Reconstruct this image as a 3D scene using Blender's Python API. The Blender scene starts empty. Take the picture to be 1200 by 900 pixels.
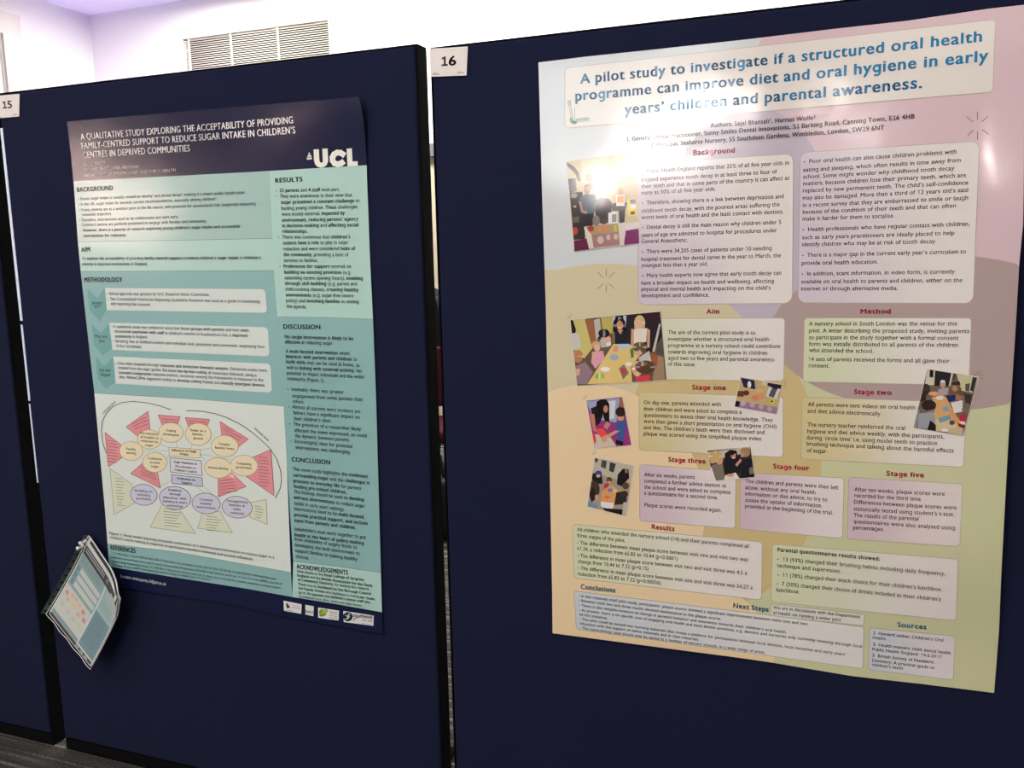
import bpy, bmesh, math, random
from mathutils import Vector, Matrix
random.seed(7)
scene = bpy.context.scene
COL = scene.collection

# ------------------------------------------------------------------ camera
F_PX, YAW, PITCH, ROLL = 1029.98, 0.3705, -0.1479, 0.0221
CAM = Vector((0.0, -1.6991, 1.3715))
ROT = (Matrix.Rotation(YAW, 3, 'Z') @ Matrix.Rotation(PITCH, 3, 'X') @ Matrix.Rotation(ROLL, 3, 'Y'))
cam_data = bpy.data.cameras.new('camera')
cam = bpy.data.objects.new('camera', cam_data)
COL.objects.link(cam)
cam_data.sensor_width = 36.0
cam_data.lens = F_PX / 1200 * 36
cam_data.clip_start = 0.02
cx, cf, cu = ROT.col[0], ROT.col[1], ROT.col[2]
cam.matrix_world = Matrix(((cx[0], cu[0], -cf[0], CAM[0]), (cx[1], cu[1], -cf[1], CAM[1]), (cx[2], cu[2], -cf[2], CAM[2]), (0, 0, 0, 1)))
scene.camera = cam

# ------------------------------------------------------------------ light
P_FRONT = 22.5      # ceiling panels on the visitors' side (emission strength)
P_BACK = 58.0      # ceiling panels behind the boards
P_LAMP = 120.0      # added lamps, out of view, that make the poster highlights
P_WIN = 7.0        # daylight through the far window on the visitors' side
scene.view_settings.view_transform = 'Standard'
scene.view_settings.look = 'None'
scene.view_settings.exposure = 0.0
scene.view_settings.gamma = 1.0
scene.view_settings.use_curve_mapping = False
world = bpy.data.worlds.new('world')
scene.world = world
world.use_nodes = True
world.node_tree.nodes['Background'].inputs[0].default_value = (0.6, 0.65, 0.75, 1)
world.node_tree.nodes['Background'].inputs[1].default_value = 0.3

# ------------------------------------------------------------------ rays from photo measurements to places
def ray(x, y):
    return ROT @ Vector(((x - 600) / F_PX, 1.0, -(y - 450) / F_PX))
def on_y(x, y, Y=0.0):
    d = ray(x, y); return CAM + d * ((Y - CAM.y) / d.y)
def on_x(x, y, X):
    d = ray(x, y); return CAM + d * ((X - CAM.x) / d.x)
def on_z(x, y, Z=0.0):
    d = ray(x, y); return CAM + d * ((Z - CAM.z) / d.z)
def smooth(t):
    t = max(0.0, min(1.0, t)); return t * t * (3 - 2 * t)
def lin(c):
    return tuple(((v / 255) / 12.92 if v / 255 <= 0.04045 else ((v / 255 + 0.055) / 1.055) ** 2.4) for v in c)

# ------------------------------------------------------------------ materials
def principled(name, col, rough=0.5, metal=0.0, spec=0.5):
    m = bpy.data.materials.new(name); m.use_nodes = True
    b = m.node_tree.nodes['Principled BSDF']
    b.inputs['Base Color'].default_value = (*lin(col), 1)
    b.inputs['Roughness'].default_value = rough
    b.inputs['Metallic'].default_value = metal
    b.inputs['Specular IOR Level'].default_value = spec
    return m
def N(m, t): return m.node_tree.nodes.new(t)
def L(m, a, b): m.node_tree.links.new(a, b)
def noise_bump(m, scale, strength, dist=0.001, stretch=(1, 1, 1), detail=3.0):
    b = m.node_tree.nodes['Principled BSDF']
    g = N(m, 'ShaderNodeNewGeometry'); mp = N(m, 'ShaderNodeMapping'); n = N(m, 'ShaderNodeTexNoise'); bu = N(m, 'ShaderNodeBump')
    mp.inputs['Scale'].default_value = stretch
    n.inputs['Scale'].default_value = scale; n.inputs['Detail'].default_value = detail
    bu.inputs['Strength'].default_value = strength; bu.inputs['Distance'].default_value = dist
    L(m, g.outputs['Position'], mp.inputs['Vector']); L(m, mp.outputs[0], n.inputs['Vector'])
    L(m, n.outputs[0], bu.inputs['Height']); L(m, bu.outputs[0], b.inputs['Normal'])
    return n
def vary(m, scale, c1, c2, stretch=(1, 1, 1), detail=4.0):
    b = m.node_tree.nodes['Principled BSDF']
    g = N(m, 'ShaderNodeNewGeometry'); mp = N(m, 'ShaderNodeMapping'); n = N(m, 'ShaderNodeTexNoise'); r = N(m, 'ShaderNodeValToRGB')
    mp.inputs['Scale'].default_value = stretch
    n.inputs['Scale'].default_value = scale; n.inputs['Detail'].default_value = detail
    r.color_ramp.elements[0].position = 0.3; r.color_ramp.elements[0].color = (*lin(c1), 1)
    r.color_ramp.elements[1].position = 0.7; r.color_ramp.elements[1].color = (*lin(c2), 1)
    L(m, g.outputs['Position'], mp.inputs['Vector']); L(m, mp.outputs[0], n.inputs['Vector'])
    L(m, n.outputs[0], r.inputs[0]); L(m, r.outputs[0], b.inputs['Base Color'])
def emitter(name, col, strength):
    m = bpy.data.materials.new(name); m.use_nodes = True
    nt = m.node_tree; nt.nodes.clear()
    e = nt.nodes.new('ShaderNodeEmission'); o = nt.nodes.new('ShaderNodeOutputMaterial')
    e.inputs[0].default_value = (*col, 1); e.inputs[1].default_value = strength
    nt.links.new(e.outputs[0], o.inputs[0])
    return m
def ink_material(name, rough, ripple, rscale, spec=0.5):
    m = principled(name, (200, 200, 200), rough, 0, spec)
    a = N(m, 'ShaderNodeVertexColor'); a.layer_name = 'ink'
    L(m, a.outputs[0], m.node_tree.nodes['Principled BSDF'].inputs['Base Color'])
    noise_bump(m, rscale, ripple, 0.01, detail=1.5)
    return m

M_FABRIC = principled('navy_loop_fabric', (24, 28, 56), 0.92, 0, 0.15)
vary(M_FABRIC, 900, (18, 22, 46), (24, 28, 56)); noise_bump(M_FABRIC, 1500, 0.35, 0.0006)
M_BLACK = principled('black_plastic_edge', (13, 13, 14), 0.9, 0, 0.04); vary(M_BLACK, 60, (11, 11, 12), (16, 16, 17))
M_ALU = principled('brushed_aluminium', (214, 220, 230), 0.35, 0.35); noise_bump(M_ALU, 300, 0.08, 0.0005, (1, 1, 0.02))
M_WHITE = principled('white_wall_paint', (236, 234, 231), 0.85); noise_bump(M_WHITE, 220, 0.06, 0.0006)
M_CEIL = principled('ceiling_paint', (232, 231, 229), 0.9); noise_bump(M_CEIL, 160, 0.06, 0.0006)
M_FRONTWALL = principled('grey_wall_paint', (126, 116, 114), 0.85); noise_bump(M_FRONTWALL, 160, 0.06, 0.0006)
M_FRAME = principled('frame_paint', (222, 216, 206), 0.5); vary(M_FRAME, 8, (219, 213, 203), (225, 219, 209))
M_DOOR = principled('cream_door', (180, 170, 148), 0.6); vary(M_DOOR, 5, (177, 167, 145), (184, 174, 152), (6, 6, 0.5))
M_DOORFRAME = principled('grey_door_frame', (96, 98, 104), 0.5); vary(M_DOORFRAME, 9, (92, 94, 100), (100, 102, 108))
M_SLAT = principled('grille_slat_metal', (214, 208, 196), 0.45, 0.0); vary(M_SLAT, 12, (210, 204, 192), (218, 212, 200))
M_DARK = principled('dark_duct', (34, 32, 29), 0.9); vary(M_DARK, 14, (31, 29, 26), (37, 35, 32))
M_CHROME = principled('chrome', (200, 200, 205), 0.15, 1.0); noise_bump(M_CHROME, 40, 0.02, 0.0005)
M_MAROON = principled('maroon_upholstery', (64, 20, 30), 0.9, 0, 0.1); vary(M_MAROON, 500, (58, 17, 27), (70, 23, 33)); noise_bump(M_MAROON, 900, 0.3, 0.0006)
M_JACKET = principled('dark_jacket_cloth', (26, 30, 38), 0.85); vary(M_JACKET, 300, (22, 26, 34), (30, 34, 42)); noise_bump(M_JACKET, 25, 0.6, 0.01)
M_BAG = principled('black_nylon', (20, 19, 24), 0.7); noise_bump(M_BAG, 40, 0.4, 0.005)
M_CARD = principled('white_card', (226, 218, 212), 0.6); vary(M_CARD, 40, (224, 216, 210), (228, 220, 214))
M_CARDINK = principled('card_print', (42, 38, 38), 0.6); vary(M_CARDINK, 60, (40, 36, 36), (45, 41, 41))
M_CARDGREY = principled('card_small_print', (165, 155, 150), 0.6); vary(M_CARDGREY, 60, (160, 150, 145), (170, 160, 155))
M_PIN = principled('white_pin_plastic', (232, 230, 226), 0.35); noise_bump(M_PIN, 60, 0.05, 0.0005)
M_STRIP = principled('punched_strip_plastic', (44, 66, 62), 0.3); vary(M_STRIP, 30, (38, 58, 54), (50, 74, 70))
M_INK_A = ink_material('satin_print_blue_poster', 0.20, 0.10, 7.0)
M_INK_B = ink_material('satin_print_pastel_poster', 0.13, 0.16, 8.0)
M_INK_C = ink_material('leaflet_print', 0.45, 0.1, 14.0)
M_LAMP_FRONT = emitter('ceiling_panel_glow', (1.0, 0.985, 0.96), P_FRONT)
M_LAMP_BACK = emitter('bright_ceiling_panel_glow', (1.0, 0.96, 0.90), P_BACK)
M_HIGHLIGHT_LAMP = emitter('highlight_lamp_glow', (1.0, 0.86, 0.80), P_LAMP)
M_PINKGLOW = emitter('pink_reflection_glow', (1.0, 0.70, 0.60), 30.0)  # glow of the added panel reflected in the turquoise poster
M_DAY = emitter('overcast_daylight', (0.86, 0.95, 1.0), P_WIN)

# carpet: dark grey ribs running along the boards
M_EDGE_GLINT = principled('painted_edge_glint', (216, 228, 246), 0.35); vary(M_EDGE_GLINT, 30, (212, 224, 243), (220, 232, 249))  # pale tone stands in for light caught on the edge trim
M_CARPET = principled('ribbed_grey_carpet', (70, 66, 63), 0.95, 0, 0.1)
def carpet_nodes(m):
    b = m.node_tree.nodes['Principled BSDF']
    g = N(m, 'ShaderNodeNewGeometry'); mp = N(m, 'ShaderNodeMapping'); n = N(m, 'ShaderNodeTexNoise'); r = N(m, 'ShaderNodeValToRGB')
    mp.inputs['Scale'].default_value = (0.8, 62, 1)
    n.inputs['Scale'].default_value = 1.0; n.inputs['Detail'].default_value = 3.0
    e = r.color_ramp.elements
    e[0].position = 0.36; e[0].color = (*lin((32, 30, 29)), 1)
    e[1].position = 0.66; e[1].color = (*lin((138, 130, 124)), 1)
    k = e.new(0.52); k.color = (*lin((62, 58, 55)), 1)
    L(m, g.outputs['Position'], mp.inputs['Vector']); L(m, mp.outputs[0], n.inputs['Vector'])
    n2 = N(m, 'ShaderNodeTexNoise'); n2.inputs['Scale'].default_value = 170; n2.inputs['Detail'].default_value = 1.0; L(m, g.outputs['Position'], n2.inputs['Vector'])
    mx = N(m, 'ShaderNodeMixRGB'); mx.blend_type = 'MULTIPLY'; mx.inputs[0].default_value = 1.0
    L(m, n.outputs[0], r.inputs[0]); L(m, r.outputs[0], mx.inputs[1]); r2 = N(m, 'ShaderNodeValToRGB'); r2.color_ramp.elements[0].position = 0.33; r2.color_ramp.elements[0].color = (0.25, 0.25, 0.25, 1); r2.color_ramp.elements[1].position = 0.67; r2.color_ramp.elements[1].color = (1.5, 1.5, 1.5, 1); L(m, n2.outputs[0], r2.inputs[0]); L(m, r2.outputs[0], mx.inputs[2])
    br = N(m, 'ShaderNodeBrightContrast'); br.inputs[1].default_value = 0.018
    L(m, mx.outputs[0], br.inputs[0]); L(m, br.outputs[0], b.inputs['Base Color'])
    bu = N(m, 'ShaderNodeBump'); bu.inputs['Strength'].default_value = 0.5; bu.inputs['Distance'].default_value = 0.004
    L(m, n.outputs[0], bu.inputs['Height']); L(m, bu.outputs[0], b.inputs['Normal'])
carpet_nodes(M_CARPET)

# clear pocket film
M_FILM = bpy.data.materials.new('clear_pocket_film'); M_FILM.use_nodes = True
def film_nodes(m):
    nt = m.node_tree; nt.nodes.clear()
    o = nt.nodes.new('ShaderNodeOutputMaterial'); mx = nt.nodes.new('ShaderNodeMixShader')
    t = nt.nodes.new('ShaderNodeBsdfTransparent'); gl = nt.nodes.new('ShaderNodeBsdfGlossy')
    t.inputs[0].default_value = (0.94, 0.96, 0.95, 1); gl.inputs['Roughness'].default_value = 0.12; mx.inputs[0].default_value = 0.06
    nt.links.new(t.outputs[0], mx.inputs[1]); nt.links.new(gl.outputs[0], mx.inputs[2]); nt.links.new(mx.outputs[0], o.inputs[0])
film_nodes(M_FILM)

# ------------------------------------------------------------------ object helpers
def add_box(bm, lo, hi):
    r = bmesh.ops.create_cube(bm, size=1.0)
    for v in r['verts']:
        v.co = Vector([(lo[i] + hi[i]) / 2 + v.co[i] * (hi[i] - lo[i]) for i in range(3)])
    return r['verts']
def box_bm(lo, hi, bevel=0.0, seg=2):
    bm = bmesh.new(); add_box(bm, lo, hi)
    if bevel: bmesh.ops.bevel(bm, geom=bm.edges[:], offset=bevel, segments=seg, affect='EDGES', profile=0.5)
    return bm
def add_tube(bm, pts, r, seg=10):
    rings = []
    n = len(pts)
    for i, p in enumerate(pts):
        p = Vector(p)
        t = (Vector(pts[min(i + 1, n - 1)]) - Vector(pts[max(i - 1, 0)])).normalized()
        a = t.cross(Vector((0, 0, 1)))
        if a.length < 0.05: a = t.cross(Vector((0, 1, 0)))
        a.normalize(); b = t.cross(a)
        rr = r[i] if isinstance(r, (list, tuple)) else r
        rings.append([bm.verts.new(p + a * rr * math.cos(2 * math.pi * k / seg) + b * rr * math.sin(2 * math.pi * k / seg)) for k in range(seg)])
    for i in range(n - 1):
        for k in range(seg):
            bm.faces.new((rings[i][k], rings[i][(k + 1) % seg], rings[i + 1][(k + 1) % seg], rings[i + 1][k]))
    bm.faces.new(rings[0][::-1]); bm.faces.new(rings[-1])
def add_disc_stack(bm, prof, center, axis='Y', seg=20):
    rings = []
    for (h, r) in prof:
        ring = []
        for k in range(seg):
            a = 2 * math.pi * k / seg
            q = (r * math.cos(a), h, r * math.sin(a)) if axis == 'Y' else (r * math.cos(a), r * math.sin(a), h)
            ring.append(bm.verts.new(Vector(center) + Vector(q)))
        rings.append(ring)
    for i in range(len(rings) - 1):
        for k in range(seg):
            bm.faces.new((rings[i][k], rings[i][(k + 1) % seg], rings[i + 1][(k + 1) % seg], rings[i + 1][k]))
    bm.faces.new(rings[0][::-1]); bm.faces.new(rings[-1])
def obj(name, bm, m, parent=None, shade=False, fix=True):
    if fix: bmesh.ops.recalc_face_normals(bm, faces=bm.faces[:])
    me = bpy.data.meshes.new(name); bm.to_mesh(me); bm.free()
    for mm in (m if isinstance(m, (list, tuple)) else [m]): me.materials.append(mm)
    if shade:
        for p in me.polygons: p.use_smooth = True
    o = bpy.data.objects.new(name, me); COL.objects.link(o)
    if parent is not None:
        o.parent = parent; o.matrix_parent_inverse = parent_inv(parent)
    return o
def parent_inv(p):
    m = Matrix.LocRotScale(p.location, p.rotation_euler, p.scale)
    return m.inverted()
def thing(name, label, cat, loc=(0, 0, 0), group=None):
    o = bpy.data.objects.new(name, None); COL.objects.link(o); o.location = loc; o.empty_display_size = 0.1
    return tag(o, label, cat, group)
def tag(o, label, cat, group=None):
    o['label'] = label; o['category'] = cat
    if group: o['group'] = group
    return o
def struct(name, bm, m, parent=None):
    o = obj(name, bm, m, parent)
    if parent is None: o['kind'] = 'structure'
    return o

# ------------------------------------------------------------------ the room
YB, YF, XR = 4.4, -5.2, 4.2
corner = on_y(105, 18, YB)
XL, ZC = corner.x, corner.z
T = 0.12
struct('floor', box_bm((XL - T, YF - T, -0.1), (XR + T, YB + T, 0.0)), M_CARPET)
struct('ceiling', box_bm((XL - T, YF - T, ZC), (XR + T, YB + T, ZC + 0.1)), M_CEIL)
# back wall with a duct opening behind the grille and a doorway
gx0, gx1 = -5.20, -3.80
gz0, gz1 = 2.45, 3.17
dx0, dx1, dz = -3.55, -2.45, 2.10
def wall_with_holes(name, x0, x1, z0, z1, holes, ya, yb, m):
    bm = bmesh.new()
    xs = sorted({x0, x1, *[h[0] for h in holes], *[h[1] for h in holes]}); zs = sorted({z0, z1, *[h[2] for h in holes], *[h[3] for h in holes]})
    for i in range(len(xs) - 1):
        for k in range(len(zs) - 1):
            mx, mz = (xs[i] + xs[i + 1]) / 2, (zs[k] + zs[k + 1]) / 2
            if any(h[0] < mx < h[1] and h[2] < mz < h[3] for h in holes): continue
            add_box(bm, (xs[i], ya, zs[k]), (xs[i + 1], yb, zs[k + 1]))
    bmesh.ops.remove_doubles(bm, verts=bm.verts[:], dist=1e-5)
    return struct(name, bm, m)
wall_with_holes('wall_back', XL - T, XR + T, 0, ZC, [(gx0, gx1, gz0, gz1), (dx0, dx1, 0, dz + 0.095)], YB, YB + T, M_WHITE)
FWX0, FWX1, FWZ0, FWZ1 = -3.6, -0.9, 1.90, 2.9
wall_with_holes('wall_front', XL - T, XR + T, 0, ZC, [(FWX0, FWX1, FWZ0, FWZ1)], YF - T, YF, M_FRONTWALL)
struct('wall_right', box_bm((XR, YF, 0), (XR + T, YB, ZC)), M_FRONTWALL)
# left wall with a tall glazed opening
ly0, ly1 = 2.3, 3.50
PW0, PW1, PZ0, PZ1 = -5.0, -3.9, 1.45, 2.25
def left_wall():
    bm = bmesh.new()
    add_box(bm, (XL - T, PW1, 0), (XL, ly0, ZC)); add_box(bm, (XL - T, YF, 0), (XL, PW0, ZC)); add_box(bm, (XL - T, PW0, 0), (XL, PW1, PZ0)); add_box(bm, (XL - T, PW0, PZ1), (XL, PW1, ZC)); add_box(bm, (XL - T, ly1, 0), (XL, YB, ZC))
    add_box(bm, (XL - T, ly0, 3.12), (XL, ly1, ZC)); add_box(bm, (XL - T, ly0, 0), (XL, ly1, 0.5))
    return bm
struct('wall_left', left_wall(), M_WHITE)
w1 = struct('window_1', box_bm((XL - 0.075, ly0 + 0.05, 0.55), (XL - 0.06, ly1 - 0.05, 3.07)), principled('dim_window_glass', (92, 104, 116), 0.08))
def frame_bm(lo, hi, axis, w, depth0, depth1):
    bm = bmesh.new(); (a0, z0), (a1, z1) = lo, hi
    def q(a, b, c, d):
        if axis == 'x': add_box(bm, (depth0, a, c), (depth1, b, d))
        else: add_box(bm, (a, depth0, c), (b, depth1, d))
    q(a0, a0 + w, z0, z1); q(a1 - w, a1, z0, z1); q(a0 + w, a1 - w, z1 - w, z1); q(a0 + w, a1 - w, z0, z0 + w)
    return bm
struct('window_frame', frame_bm((ly0, 0.5), (ly1, 3.12), 'x', 0.06, XL - 0.09, XL - 0.02), M_FRAME, w1)
struct('trim_1', frame_bm((ly0 - 0.17, 0.33), (ly1 + 0.17, 3.29), 'x', 0.165, XL + 0.001, XL + 0.03), M_FRAME)
d1 = struct('door_1', box_bm((dx0 + 0.095, YB + 0.03, 0.01), (dx1 - 0.095, YB + 0.075, dz - 0.002), 0.003), M_DOOR)
def doorframe():
    bm = bmesh.new()
    add_box(bm, (dx0, YB - 0.015, 0), (dx0 + 0.09, YB + T, dz)); add_box(bm, (dx1 - 0.09, YB - 0.015, 0), (dx1, YB + T, dz)); add_box(bm, (dx0, YB - 0.015, dz), (dx1, YB + T, dz + 0.093))
    return bm
struct('door_frame', doorframe(), M_DOORFRAME, d1)
hb = bmesh.new(); add_tube(hb, [(dx1 - 0.17, YB + 0.03, 1.0), (dx1 - 0.17, YB - 0.02, 1.0), (dx1 - 0.19, YB - 0.028, 1.0), (dx1 - 0.29, YB - 0.028, 1.0)], 0.009)
struct('door_handle', hb, M_CHROME, d1)
struct('baseboard_back', box_bm((XL, YB - 0.014, 0), (dx0, YB, 0.1), 0.003), M_FRAME)
wf = struct('window_2', box_bm((FWX0, YF - 0.10, FWZ0), (FWX1, YF - 0.09, FWZ1)), M_DAY)
def mull():
    bm = frame_bm((FWX0, FWZ0), (FWX1, FWZ1), 'y', 0.06, YF - 0.08, YF + 0.01)
    for k in (1, 2):
        x = FWX0 + (FWX1 - FWX0) * k / 3; add_box(bm, (x - 0.03, YF - 0.08, FWZ0 + 0.06), (x + 0.03, YF + 0.005, FWZ1 - 0.06))
    return bm
struct('window_frame', mull(), M_FRAME, wf)

w3 = struct('pink_glow_panel', box_bm((XL - 0.1, PW0, PZ0), (XL - 0.09, PW1, PZ1)), M_PINKGLOW)  # unseen glowing panel, added for the pink reflection on the turquoise poster
struct('window_frame', frame_bm((PW0, PZ0), (PW1, PZ1), 'x', 0.06, XL - 0.085, XL + 0.01), M_FRAME, w3)  # surround of the added glow panel

# room lamps, then lamps added for poster highlights
def ceiling_light(x, y, w, d, glow, label, group):
    t = thing('ceiling_light', label, 'ceiling light', (x, y, ZC), group)
    bm = frame_bm((x - w / 2, y - d / 2), (x + w / 2, y + d / 2), 'y', 0.03, 0, 1)
    bm.free(); bm = bmesh.new()
    add_box(bm, (x - w / 2, y - d / 2, ZC - 0.04), (x - w / 2 + 0.03, y + d / 2, ZC)); add_box(bm, (x + w / 2 - 0.03, y - d / 2, ZC - 0.04), (x + w / 2, y + d / 2, ZC))
    add_box(bm, (x - w / 2 + 0.03, y - d / 2, ZC - 0.04), (x + w / 2 - 0.03, y - d / 2 + 0.03, ZC)); add_box(bm, (x - w / 2 + 0.03, y + d / 2 - 0.03, ZC - 0.04), (x + w / 2 - 0.03, y + d / 2, ZC))
    obj('housing', bm, M_FRAME, t)
    obj('diffuser', box_bm((x - w / 2 + 0.03, y - d / 2 + 0.03, ZC - 0.03), (x + w / 2 - 0.03, y + d / 2 - 0.03, ZC - 0.01)), glow, t)
for x in (-3.6, -1.0, 1.8):
    ceiling_light(x, -2.0, 1.2, 0.6, M_LAMP_FRONT, 'flat white ceiling panel light over the visitors in front of the boards', 'ceiling panels in front of the boards')
for x in (-4.4, -2.4, -0.2, 2.2):
    ceiling_light(x, 3.55, 1.2, 0.6, M_LAMP_BACK, 'bright ceiling panel light above the white wall behind the boards', 'ceiling panels behind the boards')
def highlight_lamp(x, z, r, label):  # unseen lamps added so their reflections make the poster highlights
    t = thing('highlight_lamp', label, 'added lamp', (x, YF, z), 'added lamps making the poster highlights')
    bm = bmesh.new(); add_disc_stack(bm, [(0, r * 1.2), (0.05, r * 1.2), (0.07, r * 1.1)], (x, YF, z)); obj('housing', bm, M_FRAME, t, True)
    bm = bmesh.new(); add_disc_stack(bm, [(0.071, r), (0.10, r * 0.9), (0.115, r * 0.5)], (x, YF, z)); obj('diffuser', bm, M_HIGHLIGHT_LAMP, t, True)
highlight_lamp(-1.15, 2.34, 0.12, 'added round lamp opposite the boards, making a poster highlight')
highlight_lamp(-1.45, 2.17, 0.09, 'added round lamp opposite the boards, making a poster highlight')
highlight_lamp(-1.74, 2.02, 0.10, 'added round lamp opposite the boards, making a poster highlight')
highlight_lamp(0.81, 2.0, 0.08, 'added round lamp opposite the boards, making a poster highlight')
# violet uplighter behind the far left board
ul = thing('led_uplighter', 'violet LED uplighter standing on the carpet in the far left corner', 'uplighter', (-5.5, 3.6, 0))
bm = bmesh.new(); add_disc_stack(bm, [(0, 0.14), (0.03, 0.14), (0.04, 0.10), (0.22, 0.11), (0.24, 0.12)], (-5.5, 3.6, 0), 'Z'); obj('housing', bm, M_BLACK, ul, True)
bm = bmesh.new(); add_disc_stack(bm, [(0.241, 0.10), (0.25, 0.09)], (-5.5, 3.6, 0), 'Z'); obj('lens', bm, emitter('violet_lens', (0.35, 0.2, 1.0), 3.0), ul, True)
sd = bpy.data.lights.new('violet_beam', 'SPOT'); sd.energy = 210; sd.color = (0.38, 0.22, 1.0); sd.spot_size = 1.1; sd.spot_blend = 0.9; sd.shadow_soft_size = 0.08
so = bpy.data.objects.new('violet_beam', sd); COL.objects.link(so); so.parent = ul; so.location = (0, 0, 0.27); so.rotation_euler = (math.radians(168), math.radians(-4), 0)

# grille in the back wall
gr = thing('ventilation_grille', 'wide slatted ventilation grille high in the white back wall', 'vent grille', ((gx0 + gx1) / 2, YB, gz0))
obj('duct', box_bm((gx0, YB + 0.08, gz0), (gx1, YB + 0.11, gz1)), M_DARK, gr)
obj('frame', frame_bm((gx0 - 0.012, gz0 - 0.012), (gx1 + 0.012, gz1 + 0.012), 'y', 0.018, YB - 0.012, YB - 0.001), M_SLAT, gr)
ns = 42
for k in range(ns):
    z = gz0 + 0.02 + (gz1 - gz0 - 0.04) * k / (ns - 1)
    bm = bmesh.new(); vs = add_box(bm, (gx0 + 0.012, -0.006, -0.0022), (gx1 - 0.012, 0.006, 0.0022))
    bmesh.ops.rotate(bm, verts=vs, cent=(0, 0, 0), matrix=Matrix.Rotation(0.35, 3, 'X')); bmesh.ops.translate(bm, verts=vs, vec=(0, YB + 0.008, z))
    obj('slat', bm, M_SLAT, gr)
for x in (gx0 + 0.06, on_y(272, 60, YB).x, on_y(327, 55, YB).x):
    obj('divider', box_bm((x - 0.007, YB - 0.010, gz0 + 0.011), (x + 0.007, YB - 0.004, gz1 - 0.011)), M_SLAT, gr)

# ------------------------------------------------------------------ display boards
TH = 0.05
def board(x0, x1, z1, label, glint_left=0.0, tilt=0.0):
    z0 = 0.035
    t = thing('display_board', label, 'display board', ((x0 + x1) / 2, TH / 2, 0), 'navy display boards in a row')
    e = 0.004
    obj('fabric_panel', box_bm((x0 + e, 0.0, z0 + e), (x1 - e, TH, z1 - e), 0.006, 3), M_FABRIC, t, False)
    for xa, xb, m in ((x0, x0 + e - 0.0005, M_BLACK), (x1 - e + 0.0005, x1, M_BLACK)):
        o = obj('side_trim', box_bm((xa, 0.0005, z0), (xb, TH - 0.0035, z1 - e), 0.0015), m, t)
        if m is M_ALU: o['label'] = 'bright aluminium edge trim'
    obj('top_trim', box_bm((x0, 0.004, z1 - e), (x1, TH - 0.004, z1), 0.0015), M_BLACK, t)
    obj('base_rail', box_bm((x0 + 0.002, 0.004, 0.001), (x1 - 0.002, TH - 0.004, z0 - 0.0005), 0.002), M_BLACK, t)
    for x in (x0 + 0.16, x1 - 0.16):
        obj('foot', box_bm((x - 0.03, TH - 0.003, 0.0), (x + 0.03, 0.36, 0.0115), 0.003), M_BLACK, t)
    if glint_left:  # glint on the board's edge, painted as thin pale pieces
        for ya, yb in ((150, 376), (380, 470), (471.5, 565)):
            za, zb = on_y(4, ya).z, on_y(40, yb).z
            o = obj('edge_glint', box_bm((x0 + e - 0.0015, -0.0016, zb), (x0 + e + (0.0075 if ya < 300 else 0.0055 if ya < 400 else 0.0035), -0.0002, za), 0.0004), M_EDGE_GLINT, t); o['label'] = 'painted pale blue-white glint along the edge'
    return t
Z15, Z16 = 1.803, 1.7924
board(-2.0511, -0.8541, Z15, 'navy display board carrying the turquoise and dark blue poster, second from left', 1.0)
board(-0.8246, 0.3754, Z16, 'navy display board on the right, carrying the pastel poster')
board(-3.292, -2.096, Z15, 'navy display board cut off at the left edge, left of the card reading 15', tilt=0.0)

# things behind the boards, glimpsed through the gap
def chair(x, y, rz, label):
    t = thing('conference_chair', label, 'chair', (x, y, 0), 'maroon chairs behind the boards')
    R = Matrix.Translation((x, y, 0)) @ Matrix.Rotation(rz, 4, 'Z')
    def part(n, bm, m, sh=False):
        bmesh.ops.transform(bm, matrix=R, verts=bm.verts[:]); return obj(n, bm, m, t, sh)
    part('seat', box_bm((-0.24, -0.24, 0.42), (0.24, 0.24, 0.49), 0.025, 4), M_MAROON, True)
    bm = box_bm((-0.23, 0.0, -0.16), (0.23, 0.05, 0.17), 0.022, 4)
    bmesh.ops.transform(bm, matrix=Matrix.Translation((0, 0.235, 0.70)) @ Matrix.Rotation(-0.14, 4, 'X'), verts=bm.verts[:]); part('backrest', bm, M_MAROON, True)
    for sx in (-0.225, 0.225):
        bm = bmesh.new(); add_tube(bm, [(sx, -0.22, 0.0), (sx, -0.20, 0.41)], 0.011); part('leg', bm, M_CHROME, True)
        bm = bmesh.new(); add_tube(bm, [(sx, 0.27, 0.0), (sx, 0.235, 0.40), (sx, 0.262, 0.55), (sx, 0.30, 0.84)], 0.011); part('leg', bm, M_CHROME, True)
    bm = bmesh.new(); add_tube(bm, [(-0.225, -0.2, 0.405), (0.225, -0.2, 0.405)], 0.009); add_tube(bm, [(-0.225, 0.235, 0.405), (0.225, 0.235, 0.405)], 0.009); part('seat_frame', bm, M_CHROME, True)
chair(-2.03, 2.42, 0.55, 'maroon upholstered chair glimpsed through the gap between the two poster boards')
cs = thing('coat_stand', 'black coat stand behind the gap between the boards', 'coat stand', (-2.50, 3.25, 0))
bm = bmesh.new(); add_tube(bm, [(-2.50, 3.25, 0.03), (-2.50, 3.25, 1.20)], 0.014); obj('pole', bm, M_BLACK, cs, True)
bm = bmesh.new(); add_disc_stack(bm, [(0, 0.17), (0.015, 0.17), (0.03, 0.05), (0.035, 0.02)], (-2.50, 3.25, 0), 'Z', 28); obj('base', bm, M_BLACK, cs, True)
bm = bmesh.new(); add_tube(bm, [(-2.60, 3.23, 1.15), (-2.50, 3.235, 1.185), (-2.50, 3.18, 1.19), (-2.40, 3.23, 1.15)], 0.01); obj('peg_bar', bm, M_BLACK, cs, True)
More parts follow.
